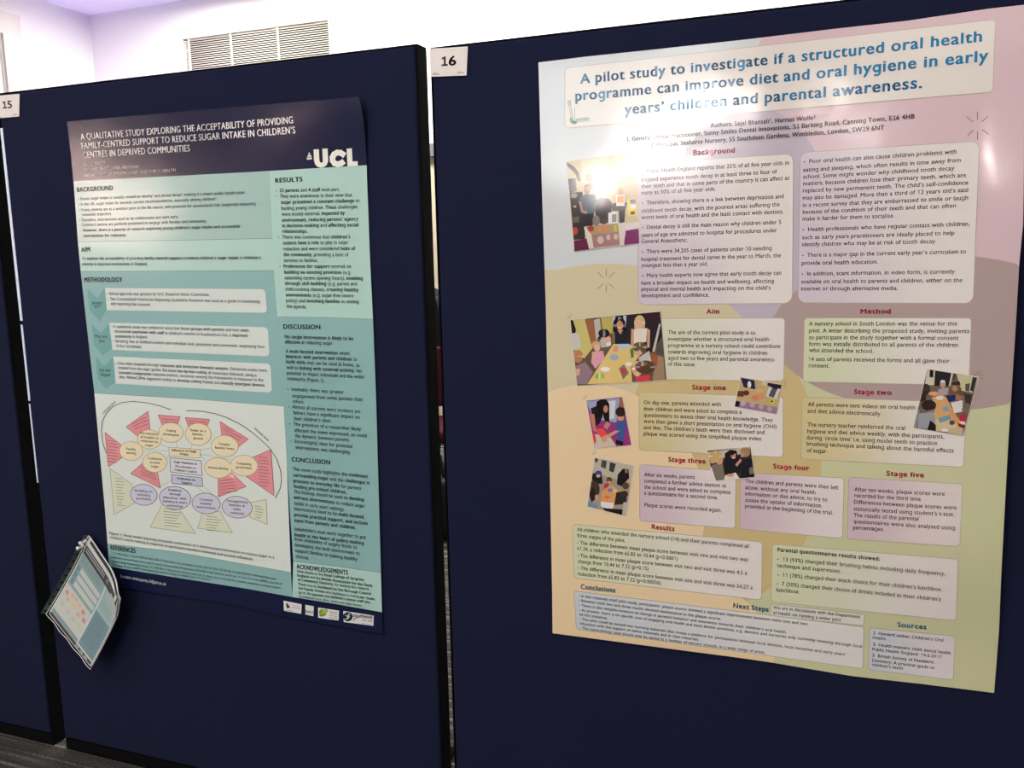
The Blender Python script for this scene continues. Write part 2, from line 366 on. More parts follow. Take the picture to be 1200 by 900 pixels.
def jacket():
    bm = bmesh.new(); rings = []
    for (z, rx, ry) in [(1.215, .03, .03), (1.20, .09, .05), (1.16, .19, .07), (1.10, .225, .085), (0.95, .21, .09), (0.80, .215, .1), (0.66, .235, .115), (0.62, .24, .118)]:
        ring = []
        for k in range(40):
            a = 2 * math.pi * k / 40; f = 1 + 0.07 * math.sin(6 * a + z * 3) * (1.22 - z) * 1.6
            ring.append(bm.verts.new((-2.50 + rx * f * math.cos(a), 3.10 + ry * f * math.sin(a) * .75, z)))
        rings.append(ring)
    for i in range(len(rings) - 1):
        for k in range(40): bm.faces.new((rings[i][k], rings[i][(k + 1) % 40], rings[i + 1][(k + 1) % 40], rings[i + 1][k]))
    bm.faces.new(rings[0]); bm.faces.new(rings[-1][::-1])
    return bm
jk = thing('jacket', 'dark jacket hanging on the coat stand seen through the gap', 'jacket', (-2.50, 3.10, 0.62))
obj('body', jacket(), M_JACKET, jk, True)
for s in (-1, 1):
    bm = bmesh.new(); add_tube(bm, [(-2.5 + s * 0.2, 3.10, 1.13), (-2.5 + s * 0.245, 3.095, 0.95), (-2.5 + s * 0.265, 3.08, 0.75), (-2.5 + s * 0.262, 3.06, 0.63)], [0.055, 0.055, 0.05, 0.045], 14); obj('sleeve', bm, M_JACKET, jk, True)
bm = bmesh.new(); add_tube(bm, [(-2.57, 3.05, 1.19), (-2.5, 3.025, 1.05), (-2.43, 3.05, 1.19)], 0.016, 8); o = obj('collar', bm, M_CARD, jk, True); o['label'] = 'white collar showing at the jacket neck'
bg = thing('shoulder_bag', 'black bag standing on the carpet in front of the maroon chair', 'bag', (-1.93, 1.98, 0))
bm = box_bm((-2.10, 1.99, 0.0), (-1.74, 2.13, 0.30), 0.04, 4); obj('body', bm, M_BAG, bg, True)
bm = bmesh.new(); add_tube(bm, [(-2.02, 2.06, 0.28), (-2.0, 2.06, 0.40), (-1.92, 2.06, 0.44), (-1.84, 2.06, 0.40), (-1.82, 2.06, 0.28)], 0.012); obj('handle', bm, M_BAG, bg, True)

# ------------------------------------------------------------------ printed matter: ink shapes laid on a (slightly curling) paper surface
class Surface:
    def __init__(s, base, depth): s.base, s.depth = base, depth
    def yat(s, X, Z): return -(s.base + s.depth(X, Z))
    def at(s, x, y):                      # photo measurement -> (X, Z) on the paper
        Y = -s.base
        for _ in range(6):
            P = on_y(x, y, Y); Y = s.yat(P.x, P.z)
        return Vector((P.x, P.z))
    def point(s, q, off): return Vector((q[0], s.yat(q[0], q[1]) - off, q[1]))

GLYPHS = {}
def stroke2d(pts, w):                      # polygon strip along a 2D path
    out = []
    L_, R_ = [], []
    for i, p in enumerate(pts):
        a = Vector(pts[max(i - 1, 0)]); b = Vector(pts[min(i + 1, len(pts) - 1)]); d = (b - a).normalized(); n = Vector((-d.y, d.x)) * w / 2
        L_.append(Vector(p) + n); R_.append(Vector(p) - n)
    vs = L_ + R_; k = len(pts)
    return vs, [(i, i + 1, k + i + 1, k + i) for i in range(k - 1)]
def arc(cx, cy, rx, ry, a0, a1, n=20): return [(cx + rx * math.cos(math.radians(a0 + (a1 - a0) * i / n)), cy + ry * math.sin(math.radians(a0 + (a1 - a0) * i / n))) for i in range(n + 1)]
def merge2d(parts):
    V, F = [], []
    for vs, fs in parts:
        o = len(V); V += [tuple(v) for v in vs]; F += [tuple(i + o for i in f) for f in fs]
    return V, F
def glyph(c, bold):
    if (c, bold) in GLYPHS: return GLYPHS[(c, bold)]
    w = (0.082, 0.105, 0.135)[bold]
    if c == 'g':
        r = (0.225, 0.235)
        P = [stroke2d(arc(0.25, 0.235, r[0] - w / 2 + 0.01, r[1] - w / 2 + 0.01, 0, 360, 24), w), stroke2d([(0.49 - w / 2, 0.475), (0.49 - w / 2, -0.03)], w), stroke2d(arc(0.25, -0.03, 0.24 - w / 2, 0.155, 0, -140, 14), w)]
        V, F = merge2d(P); g = (V, F, 0.55)
    elif c == '1':
        P = [stroke2d([(0.31, 0.69), (0.31, 0.0)], w), stroke2d([(0.33, 0.66), (0.12, 0.53)], w * 0.9)]
        if bold: P.append(stroke2d([(0.10, w / 2), (0.50, w / 2)], w))
        V, F = merge2d(P); g = (V, F, 0.54)
    elif c == '\u2022':
        g = ([(0.17 + 0.11 * math.cos(a * 0.5236), 0.27 + 0.11 * math.sin(a * 0.5236)) for a in range(12)], [tuple(range(12))], 0.32)
    else:
        def build(body):
            t = bpy.data.curves.new('glyph', 'FONT'); t.body = body; t.resolution_u = 3 if bold else 2
            o = bpy.data.objects.new('glyph', t); COL.objects.link(o)
            dg = bpy.context.evaluated_depsgraph_get(); dg.update()
            ev = o.evaluated_get(dg); me = ev.to_mesh()
            V = [(v.co.x, v.co.y) for v in me.vertices]; F = [tuple(p.vertices) for p in me.polygons]
            ev.to_mesh_clear(); bpy.data.objects.remove(o); bpy.data.curves.remove(t)
            return V, F
        if c == ' ': g = ([], [], 0.30)
        else:
            V, F = build(c)
            V2, _ = build(c + 'H'); V1, _ = build('H')
            adv = max(v[0] for v in V2) - max(v[0] for v in V1)
            k = {0: [(-.005, 0), (.005, 0)], 1: [(-.023, .005), (.023, -.005), (0, 0)], 2: [(-.03, 0), (.03, 0), (-.015, .014), (.015, -.014), (-.015, -.014), (.015, .014), (0, 0)]}[bold]
            V, F = merge2d([([(a + dx, b + dy) for a, b in V], F) for dx, dy in k])     # a heavier stroke
            g = (V, F, adv + (0.006, 0.04, 0.055)[bold])
    if c.islower():                        # open up the lower-case letters
        def up_(y):
            if y <= 0: return y
            return y * 1.11 if y < 0.46 else 0.5106 + (y - 0.46) * (0.715 - 0.5106) / (0.72 - 0.46)
        g = ([(x, up_(y)) for x, y in g[0]], g[1], g[2])
    GLYPHS[(c, bold)] = g
    return g
def layout(s, bold):
    bold = int(bold)                       # *...* toggles bold
    V, F, x = [], [], 0.0
    for c in s:
        if c == '*': bold = 0 if bold else 1; continue
        gv, gf, adv = glyph(c, bold); o = len(V)
        V += [(x + a, b) for a, b in gv]; F += [tuple(i + o for i in f) for f in gf]; x += adv
    if V:
        x0 = min(v[0] for v in V); V = [(a - x0, b) for a, b in V]; w = max(v[0] for v in V)
    else: w = 1
    return V, F, w

class Print:
    def __init__(s, surf): s.surf = surf; s.V = []; s.F = []; s.C = []
    def _add(s, pts, faces, cols):
        o = len(s.V); s.V += pts; s.F += [tuple(i + o for i in f) for f in faces]; s.C += cols
    def text(s, txt, A, B, cap, col, off, bold=False, fit=True):
        V, F, w = layout(txt, bold)
        a, b = s.surf.at(*A), s.surf.at(*B)
        d = b - a; up = Vector((-d.y, d.x)).normalized()
        mid = ((A[0] + B[0]) / 2, (A[1] + B[1]) / 2)
        h = (s.surf.at(mid[0], mid[1] - cap) - s.surf.at(*mid)).length / 0.69
        pts = []
        for (x, y) in V: pts.append(s.surf.point(a + d * (x / w) + up * (y * h), off))
        s._add(pts, F, [lin(col)] * len(F))
    def poly(s, pts2, col, off, cut=9.0, tri=False):
        bm = bmesh.new()
        try: bm.faces.new([bm.verts.new((p[0], p[1], 0)) for p in pts2])
        except ValueError: bm.free(); return
        xs = [p[0] for p in pts2]; ys = [p[1] for p in pts2]
        for ax, lo, hi in ((0, min(xs), max(xs)), (1, min(ys), max(ys))):
            n = int((hi - lo) / cut)
            for k in range(1, n + 1):
                c = lo + (hi - lo) * k / (n + 1); co = [0, 0, 0]; no = [0, 0, 0]; co[ax] = c; no[ax] = 1
                bmesh.ops.bisect_plane(bm, geom=bm.verts[:] + bm.edges[:] + bm.faces[:], plane_co=co, plane_no=no)
        bmesh.ops.triangulate(bm, faces=[f for f in bm.faces if len(f.verts) > 4])
        bm.verts.index_update()
        P2 = [(v.co.x, v.co.y) for v in bm.verts]; F = [tuple(v.index for v in f.verts) for f in bm.faces]
        pts = [s.surf.point(s.surf.at(*p), off) for p in P2]
        if callable(col): cols = [[lin(col(*P2[i])) for i in f] for f in F]
        else: cols = [lin(col)] * len(F)
        s._add(pts, F, cols); bm.free()
    def ellipse(s, c, rx, ry, col, off, rot=0.0, n=28):
        cr, sr = math.cos(rot), math.sin(rot)
        s.poly([(c[0] + rx * math.cos(t) * cr - ry * math.sin(t) * sr, c[1] + rx * math.cos(t) * sr + ry * math.sin(t) * cr) for t in [2 * math.pi * k / n for k in range(n)]], col, off, 25)
    def line(s, pts, w, col, off):
        for i in range(len(pts) - 1):
            a, b = Vector(pts[i]), Vector(pts[i + 1]); d = b - a
            if d.length < 1e-6: continue
            n = max(1, int(d.length / 12)); u = d.normalized(); p = Vector((-u.y, u.x)) * w / 2
            for k in range(n):
                q0 = a + d * (k / n) - (u * w * 0.3 if k == 0 else u * 0); q1 = a + d * ((k + 1) / n)
                s.quad([q0 - p, q1 - p, q1 + p, q0 + p], col, off)
    def quad(s, pts, col, off):
        s._add([s.surf.point(s.surf.at(p[0], p[1]), off) for p in pts], [(0, 1, 2, 3)], [lin(col)])
    def panel(s, q, r, col, off, border=None, bw=0.8, corners=(1, 1, 1, 1)):
        tl, tr, br, bl = [Vector(p) for p in q]
        W = ((tr - tl).length + (br - bl).length) / 2; H = ((bl - tl).length + (br - tr).length) / 2
        def B(u, v): return (tl * (1 - u) + tr * u) * (1 - v) + (bl * (1 - u) + br * u) * v
        def shape(e):
            ru, rv = (r + e) / W, (r + e) / H; eu, ev = e / W, e / H; out = []
            for (cu_, cv_, a0, on) in ((1 + eu - ru, -ev + rv, -90, corners[1]), (1 + eu - ru, 1 + ev - rv, 0, corners[2]), (-eu + ru, 1 + ev - rv, 90, corners[3]), (-eu + ru, -ev + rv, 180, corners[0])):
                if on:
                    for k in range(6):
                        a = math.radians(a0 + 90 * k / 5); out.append(B(cu_ + ru * math.cos(a), cv_ + rv * math.sin(a)))
                else:
                    a = math.radians(a0 + 45); out.append(B(cu_ + ru * (1 if math.cos(a) > 0 else -1), cv_ + rv * (1 if math.sin(a) > 0 else -1)))
            return out
        if border: s.poly(shape(bw), border, off - 0.00028)
        if isinstance(col, tuple) and isinstance(col[0], tuple):
            c0, c1 = col[0], col[1]
            p0 = (tl + bl) / 2; ax = ((tr + br) / 2 - p0); L2 = ax.length_squared
            def g(x, y):
                t = smooth((Vector((x, y)) - p0).dot(ax) / L2 * 1.15)
                return tuple(c0[i] + (c1[i] - c0[i]) * t for i in range(3))
            s.poly(shape(0), g, off)
        else: s.poly(shape(0), col, off)
    def build(s, name, mat, parent, label=None):
        me = bpy.data.meshes.new(name)
        F, C = [], []
        for f, c in zip(s.F, s.C):
            p = [s.V[i] for i in f[:3]]
            n = (p[1] - p[0]).cross(p[2] - p[0])
            if n.y > 0: f = f[::-1]; c = c[::-1] if isinstance(c, list) else c
            F.append(f); C.append(c)
        inv = parent_inv(parent)
        me.from_pydata([tuple(v) for v in s.V], [], F); me.materials.append(mat)
        ca = me.color_attributes.new('ink', 'FLOAT_COLOR', 'CORNER')
        i = 0
        buf = []
        for p in me.polygons:
            c = C[p.index]
            for k in range(p.loop_total):
                cc = c[k] if isinstance(c, list) else c
                buf += [cc[0], cc[1], cc[2], 1.0]
            p.use_smooth = True
        ca.data.foreach_set('color', buf)
        o = bpy.data.objects.new(name, me); COL.objects.link(o); o.parent = parent; o.matrix_parent_inverse = inv
        if label: o['label'] = label
        return o
def clip(poly, conv):                      # polygon clipped to a convex outline given clockwise on screen
    out = [Vector(p) for p in poly]
    for i in range(len(conv)):
        a, b = Vector(conv[i]), Vector(conv[(i + 1) % len(conv)]); e = b - a
        side = lambda p: e.x * (p.y - a.y) - e.y * (p.x - a.x)
        src, out = out, []
        for k in range(len(src)):
            p, q = src[k - 1], src[k]; sp, sq = side(p), side(q)
            if (sp < 0) != (sq < 0): out.append(p + (q - p) * (sp / (sp - sq)))
            if sq >= 0: out.append(q)
        if not out: return []
    return out
def edge_fn(pts):
    P = [Vector(p) for p in pts]; L_ = [0.0]
    for i in range(len(P) - 1): L_.append(L_[-1] + (P[i + 1] - P[i]).length)
    def f(t):
        d = t * L_[-1]
        for i in range(len(P) - 1):
            if d <= L_[i + 1] + 1e-9: return P[i] + (P[i + 1] - P[i]) * ((d - L_[i]) / (L_[i + 1] - L_[i]))
        return P[-1]
    return f
def sheet(pr, top, right, bottom, left, col, nx=50, ny=66, thick=0.0005):
    T_, R_, B_, L_ = edge_fn(top), edge_fn(right), edge_fn(bottom), edge_fn(left)
    tl, tr, bl, br = T_(0), T_(1), B_(0), B_(1)
    P = []
    for j in range(ny + 1):
        v = j / ny
        for i in range(nx + 1):
            u = i / nx
            P.append(T_(u) * (1 - v) + B_(u) * v + L_(v) * (1 - u) + R_(v) * u - (tl * (1 - u) * (1 - v) + tr * u * (1 - v) + bl * (1 - u) * v + br * u * v))
    F = [(j * (nx + 1) + i, j * (nx + 1) + i + 1, (j + 1) * (nx + 1) + i + 1, (j + 1) * (nx + 1) + i) for j in range(ny) for i in range(nx)]
    q = [pr.surf.at(p.x, p.y) for p in P]
    cc = [lin(col)] * len(F) if not callable(col) else [lin(col(*((P[f[0]] + P[f[2]]) / 2))) for f in F]
    if callable(col): col = col(600, 0)
    pr._add([pr.surf.point(a, 0) for a in q], F, cc)
    ring = [i for i in range(nx + 1)] + [j * (nx + 1) + nx for j in range(1, ny + 1)] + [ny * (nx + 1) + i for i in range(nx - 1, -1, -1)] + [j * (nx + 1) for j in range(ny - 1, 0, -1)]
    rim = [pr.surf.point(q[i], 0) for i in ring] + [pr.surf.point(q[i], -thick) for i in ring]; n = len(ring)
    pr._add(rim, [(k, (k + 1) % n, n + (k + 1) % n, n + k) for k in range(n)], [lin(col)] * n)
def Z(ox, oy, s): return lambda x, y: (ox + x / s, oy + y / s)

OFF_SEC, OFF_PAN, OFF_ART, OFF_TXT = 0.00025, 0.0008, 0.0010, 0.0013
def lines(pr, z, rows, cap, col, bold=False, off=OFF_TXT):
    for r in rows:
        if len(r) == 5: pr.text(r[0], z(r[1], r[2]), z(r[3], r[4]), cap, col, off, 2 if bold else 0)
        else: pr.text(r[0], r[1], r[2], cap, col, off, bold)

# ------------------------------------------------------------------ turquoise poster
def depth_a(X, Z_):
    curl = 0.016 * smooth((X + 1.35) / 0.35) * smooth((Z_ - 1.55) / 0.17)
    lift = 0.002 * smooth((-1.55 - X) / 0.27) * smooth((Z_ - 1.2) / 0.5)
    return curl + lift + 0.0010 * math.sin(7 * X + 4 * Z_) + 0.0008 * math.sin(13 * Z_ - 5 * X)
SA = Surface(0.004, depth_a)
pa = thing('research_poster', 'turquoise and dark blue research poster on sugar intake, on the left-hand full board', 'poster', (-1.42, -0.004, 1.1), None)
q1, q2, q3, q4, q5 = Z(60, 110, 4.615), Z(290, 110, 4.615), Z(80, 280, 4.615), Z(300, 280, 4.615), Z(300, 450, 4.615)
qd, ql, qb, t0, t1 = Z(100, 440, 4.615), Z(30, 600, 4.615), Z(260, 600, 4), Z(0, 0, 4), Z(200, 0, 4)
A_top = [(78.4, 142.5), (175, 134), (250, 127.5), (340, 120), (420.5, 113.5)]
A_right = [(420.5, 113.5), (424.5, 130), (427, 149), (430, 194.5), (434, 304), (437.6, 377), (441, 464), (446, 643), (448, 717), (449, 743.5)]
A_bot = [(129.5, 687), (182, 695), (260, 706.5), (335, 723), (449, 743.5)]
A_left = [(78.4, 142.5), (83, 180), (86, 212), (91, 282), (94.3, 318), (101.7, 384), (110.3, 460), (123, 600), (129.5, 687)]
NAVY, TEAL_L, TEAL_M, TEAL_D, PALE = (18, 26, 58), (172, 207, 198), (160, 192, 186), (138, 180, 178), (208, 218, 212)
TXT_A = (52, 70, 76)
p = Print(SA); sheet(p, A_top, A_right, A_bot, A_left, NAVY); p.build('sheet', M_INK_A, pa, 'dark blue paper sheet')
L_at = edge_fn(A_left); R_at = edge_fn(A_right)
def edge_left(y):
    for i in range(len(A_left) - 1):
        if y <= A_left[i + 1][1]:
            a, b = A_left[i], A_left[i + 1]; return a[0] + (b[0] - a[0]) * (y - a[1]) / (b[1] - a[1]) + 0.3
    return A_left[-1][0]
def edge_right(y):
    for i in range(len(A_right) - 1):
        if y <= A_right[i + 1][1]:
            a, b = A_right[i], A_right[i + 1]; return a[0] + (b[0] - a[0]) * (y - a[1]) / (b[1] - a[1]) - 0.3
    return A_right[-1][0]
def EL(*ys): return [(edge_left(y), y) for y in ys]
def ER(*ys): return [(edge_right(y), y) for y in ys]
def section(name, pts, col, rows=(), heads=(), cap=3.6, label=None, extra=None):
    pr = Print(SA); pr.poly(pts, col, OFF_SEC); o = pr.build(name, M_INK_A, pa, label)
    for (z, h) in heads:
        pr = Print(SA); pr.text(h[0], z(h[1], h[2]), z(h[3], h[4]), 5.2, (54, 64, 68), OFF_TXT, 2); pr.build('heading', M_INK_A, o)
    pr = Print(SA)
    for (z, rr) in rows: lines(pr, z, rr, cap, TXT_A)
    pr.build('body_text', M_INK_A, o)
    if extra: extra(o)
    return o
# header
p = Print(SA); W_ = (248, 246, 244)
p.text('A QUALITATIVE STUDY EXPLORING THE ACCEPTABILITY OF PROVIDING', (95.3, 163.9), (344, 144.5), 7.7, W_, OFF_TXT, 1)
p.text('FAMILY-CENTRED SUPPORT TO REDUCE SUGAR INTAKE IN CHILDREN\u2019S', (96.4, 174.6), (346.8, 156.3), 7.7, W_, OFF_TXT, 1)
p.text('CENTRES IN DEPRIVED COMMUNITIES', (98, 185.3), (223.2, 177.4), 7.7, W_, OFF_TXT, 1)
p.text('15', (93.2, 150.8), (97.5, 150.4), 3, (150, 140, 140), OFF_TXT)
G_ = (236, 230, 228)
p.text('EMMA PAVEY', (99, 194.5), (124, 192.4), 3.4, G_, OFF_TXT)
p.text('RICHARD WATT | ANJA HEILMANN', (99.7, 200.6), (163, 196.7), 3.4, G_, OFF_TXT)
p.text('DEPARTMENT OF EPIDEMIOLOGY AND PUBLIC HEALTH', (100, 207), (206.3, 201), 3.4, G_, OFF_TXT)
p.build('title_text', M_INK_A, pa, 'white title lettering on the dark blue header')
p = Print(SA); z = q2; WL = (238, 236, 226)
p.line([z(374, 309), z(376, 362)], 6.2, WL, OFF_TXT); p.line([z(421, 305), z(423, 360)], 6.2, WL, OFF_TXT)
def pl(zf, pts): return [zf(*q) for q in pts]
p.poly(pl(z, [(361, 350), (390, 350), (392, 365), (400, 373), (408, 371), (410, 360), (410, 348), (438, 346), (438, 365), (430, 386), (415, 397), (398, 400), (380, 394), (367, 380)]), WL, OFF_TXT + .0001)
ca_ = [z(a, b) for a, b in [(521, 329), (505, 319), (486, 318), (470, 328), (461, 345), (463, 363), (473, 376), (490, 381), (508, 376), (524, 364)]]
p.line(ca_, 6.6, WL, OFF_TXT)
p.poly(pl(z, [(538, 297), (566, 295), (570, 366), (597, 364), (599, 389), (543, 392)]), WL, OFF_TXT)
p.poly(pl(z, [(322, 347), (350, 345), (350, 354), (323, 356)]), WL, OFF_TXT); p.poly(pl(z, [(325, 340), (329, 332), (345, 331), (349, 339)]), WL, OFF_TXT)
p.poly(pl(z, [(330, 329), (333, 320), (335, 315), (338, 320), (343, 328)]), WL, OFF_TXT)
p.line([z(325, 343.5), z(349, 342)], .5, WL, OFF_TXT)
p.build('logo', M_INK_A, pa, 'white letters and dome emblem on the dark blue header')

HB = [(86, 212.3), (206, 206.2), (290, 201.8), (316, 200.3)]
def bold_wrap(rows): return rows
section('background_section', EL(212.3) + HB[1:] + [(319.3, 279.2), (205, 281.5)] + EL(283.3, 245)[:1] + EL(245), TEAL_M,
  [(q1, [('\u2022 Excess sugar intake is causally related to obesity\u00b9 and dental decay\u00b2, making it a major public health issue.', 150, 575, 1052, 540),
  ('\u2022 In the UK, sugar intake far exceeds current recommendations, especially among children\u00b3.', 152, 605, 900, 575),
  ('\u2022 Young children are at a sensitive point in the life course, with potential for accumulated risk, negatively impacting', 153, 636, 1107, 601),
  ('consumer trajectory.', 170, 661, 330, 655), ('\u2022 Therefore, interventions need to be collaborative and start early.', 155, 691, 692, 672),
  ('\u2022 Children\u2019s centres are perfectly positioned to engage with families and community.', 157, 717, 845, 695),
  ('*\u2022  However, there is a paucity of research exploring young children\u2019s sugar intake and acceptable*', 158, 746, 1023, 723),
  ('*interventions for reduction.*', 177, 775, 410, 771)])], [(q1, ('BACKGROUND', 142, 530, 337, 520))], 3.5)
section('aim_section', EL(283.6) + [(205, 281.8), (319.3, 279.5), (321, 317)] + EL(318), TEAL_L,
  [(q3, [('To *explore the acceptability* of providing *family-centred support* to *reduce children\u2019s sugar intake* in *children\u2019s*', 77, 113, 1045, 109), ('*centres* in deprived communities in England.', 77, 143, 430, 143)])],
  [(q1, ('AIM', 165, 855, 213, 851))], 3.6)
def meth(o):
    z = q3
    for q in ([(200, 265), (1065, 272), (1077, 400), (210, 385)], [(222, 453), (1080, 478), (1090, 635), (240, 600)], [(245, 635), (1095, 675), (1103, 832), (257, 782)]):
        pr = Print(SA); pr.panel(pl(z, q), 4.5, PALE, OFF_PAN, None, corners=(0, 1, 1, 0)); pr.build('text_box', M_INK_A, o, 'pale rounded text box')
    for q in ([(103, 268), (158, 320), (197, 268), (207, 385), (173, 447), (117, 385)], [(128, 458), (178, 508), (222, 455), (240, 590), (188, 630), (140, 572)], [(148, 635), (195, 688), (243, 640), (255, 775), (207, 812), (160, 755)]):
        pr = Print(SA); pr.poly(pl(z, q), (116, 168, 166), OFF_PAN); pr.build('date_arrow', M_INK_A, o, 'dark teal downward date arrow')
section('methodology_section', EL(318.3) + [(321, 317.3), (325, 371), (332.3, 475.7), (220, 467)] + EL(460.5, 420, 384, 350), TEAL_D,
  [(q3, [('January', 130, 352, 187, 353), ('2017', 145, 373, 178, 373), ('May and', 148, 533, 212, 536), ('June', 168, 557, 200, 560), ('July and', 170, 715, 230, 718), ('August', 175, 739, 230, 743),
  ('\u2022 Ethical approval was granted by UCL Research Ethics Committee.', 213, 303, 767, 309), ('\u2022 The Consolidated Criteria for Reporting Qualitative Research was used as a guide in conducting', 217, 331, 1038, 346), ('and reporting this research.', 233, 357, 450, 363),
  ('\u2022 A qualitative study was conducted using four *focus groups with parents* and four *semi-*', 237, 480, 983, 502), ('*structured interviews with staff* in children\u2019s centres in Southend-on-Sea, a *deprived*', 253, 506, 970, 531), ('*community* in England.', 255, 533, 432, 538),
  ('\u2022 Sampling was at children\u2019s centre and individual level, purposive and convenient, employing face-', 245, 558, 1068, 591), ('to-face recruitment.', 262, 585, 400, 591),
  ('\u2022 Data were analysed through *inductive and deductive thematic analysis*. Deductive codes were', 258, 678, 1077, 719), ('created from the topic guides. *De novo line-by-line coding* of transcripts followed, using a', 272, 703, 1020, 745),
  ('*constant-comparative* inductive method, iteratively revising the frameworks in response to the', 275, 729, 1057, 771), ('data. *NVivo11Pro* supported coding to *develop coding frames* and *identify emergent themes*.', 278, 753, 1067, 799)])],
  [(q3, ('METHODOLOGY', 90, 232, 295, 232))], 3.5, extra=meth)
section('results_section', [(316, 200.3), (372, 197)] + ER(193.6, 250, 304, 350, 373.8) + [(380, 371.8), (325, 371), (321, 317), (319.3, 279.2)], TEAL_L,
  [(q2, [('\u2022  *33 parents* and *4 staff* took part.', 155, 532, 500, 525), ('\u2022  They were unanimous in their view that', 157, 563, 568, 556), ('*sugar presented a constant challenge* to', 183, 595, 608, 586), ('feeding young children. These challenges', 184, 628, 595, 619),
  ('were mostly external, *impacted by*', 187, 660, 528, 653), ('*environment, reducing parents\u2019 agency*', 188, 692, 600, 685), ('*in decision-making* and *affecting social*', 189, 722, 602, 717), ('*relationships.*', 190, 752, 328, 752),
  ('\u2022  There was consensus that *children\u2019s*', 168, 783, 558, 782), ('*centres have a role* to play in sugar', 194, 815, 548, 812), ('reduction and were considered *hubs of*', 195, 847, 585, 845), ('*the community*, providing a host of', 196, 878, 548, 879)]),
  (q4, [('services to families.', 153, 125, 338, 125), ('\u2022  *Preferences for support* centred on', 130, 157, 515, 157), ('*building on existing provision* (e.g.', 155, 188, 515, 190), ('extending centre opening hours), *enabling*', 157, 219, 578, 222), ('*through skill-building* (e.g. parent and', 158, 249, 548, 252),
  ('child cooking classes), *creating healthy*', 160, 280, 557, 284), ('*environments* (e.g. sugar-free centre', 163, 311, 530, 316), ('policy) and *involving families* in setting', 165, 342, 557, 348), ('the agenda.', 167, 373, 275, 376)])],
  [(q2, ('RESULTS', 152, 480, 300, 473))], 4.2)
section('discussion_section', [(325, 371.2), (380, 372)] + ER(374, 420, 464, 560, 643, 671) + [(394, 663.5), (343.7, 657.8), (336, 540), (332.3, 475.7)], TEAL_D,
  [(q4, [('*No single intervention is likely to be*', 157, 537, 527, 548), ('*effective* at reducing sugar', 158, 565, 415, 573), ('A *multi-faceted intervention* which', 162, 615, 507, 628), ('*interacts with parents and children* to', 163, 643, 548, 660), ('*build skills* that can be used at home, as', 165, 672, 562, 692),
  ('well as *linking with external activity*, has', 167, 703, 575, 722), ('potential to impact individuals and the wider', 168, 733, 588, 755), ('community (Figure 1).', 170, 763, 372, 775)]),
  (q5, [('\u2022  Inevitably there was greater', 172, 35, 477, 53), ('engagement from some parents than', 198, 72, 577, 92), ('others.', 200, 102, 263, 106), ('\u2022  Almost all parents were mothers yet', 177, 130, 567, 158), ('fathers have a significant impact on', 203, 163, 563, 188), ('their children\u2019s diets.', 205, 195, 410, 208),
  ('\u2022  The presence of a researcher likely', 183, 223, 570, 253), ('affected the views expressed, as could', 210, 258, 600, 288), ('the dynamic between parents.', 212, 288, 510, 311), ('\u2022  Encouraging ideas for potential', 190, 316, 522, 346), ('interventions was challenging', 217, 350, 508, 377),
  ('This novel study highlights the *confusion*', 200, 467, 605, 508), ('*surrounding sugar* and the *challenges it*', 203, 499, 617, 544), ('*presents to everyday life* for parents', 204, 531, 570, 573), ('*feeding pre-school children.*', 205, 561, 492, 594), ('The findings should be used to *develop*', 205, 590, 587, 634), ('*and test interventions* to reduce sugar', 206, 620, 590, 669),
  ('intake in early years settings.', 208, 652, 480, 688), ('Interventions need to be *multi-faceted,*', 208, 682, 590, 728), ('*provide practical support, and include*', 208, 714, 607, 763), ('*input from parents and children.*', 209, 744, 542, 786), ('Stakeholders must work together to *put*', 208, 791, 597, 838), ('*health at the heart of policy-making*', 210, 822, 585, 869)]),
  (qb, [('from availability of sugary foods to', 342, 133, 635, 173), ('developing the built environment to', 343, 160, 648, 202), ('support families in making healthy', 345, 186, 637, 229), ('choices.', 347, 214, 410, 223)])],
  [(q4, ('DISCUSSION', 150, 485, 350, 488)), (q5, ('CONCLUSION', 195, 418, 403, 435))], 4.2)
section('acknowledgements_section', [(343.7, 658), (394, 663.7)] + ER(671.2, 695, 717.4) + [(394, 707.8), (342.5, 699.5)], TEAL_L,
  [(qb, [('With thanks to the *Royal College of Surgeons*', 353, 283, 668, 323), ('*England* and the *British Association for the Study*', 355, 301, 708, 351), ('*of Community Dentistry*, for funding this research.', 357, 321, 695, 367), ('Thank you to *Southend-on-Sea Borough Council*', 358, 342, 700, 389),
  ('and *Family Action* who facilitated it. Particular thanks', 360, 361, 720, 414), ('go to the *parents* and *children\u2019s centre staff* who', 361, 381, 698, 429), ('contributed their time, views and experiences.', 362, 400, 660, 444)])],
  [(qb, ('ACKNOWLEDGEMENTS', 352, 264, 593, 294))], 3.2)
section('references_section', EL(637.3) + [(205, 646.5), (290, 661.8), (341, 671), (342.5, 699.5), (290, 690), (205, 676.5)] + EL(664, 650), TEAL_D,
  [(lambda x, y: (x, y), [('1. Te Morenga, L. et al. (2012). BMJ, 346. 2. Moynihan, P.J. and Kelly, S.A.M. (2014). JDR, 93, 8-18. 3. PHE (2014). National Diet and', 130.3, 648.6, 323.7, 679.2), ('Nutrition Survey Results from Years 5 and 6 of the Rolling Programme (2012/2013-2013/2014). GOV.UK. 4. Kuh, D. et al. (2003). Journal of', 131, 653.8, 331.2, 685.2),
  ('Epidemiology Community Health, 57, 778-783. 5. Marmot, M. (2010). GOV.UK. 6. Watt, R.G. et al. (2015). London: University College London.', 131.8, 658.4, 330, 690.2), ('7. Tong, A. et al. (2007). International Journal for Quality in Health Care, 19, 349-357.', 134, 663, 247.8, 680.6)])],
  [(ql, ('REFERENCES', 462, 203, 597, 221))], 2.4)
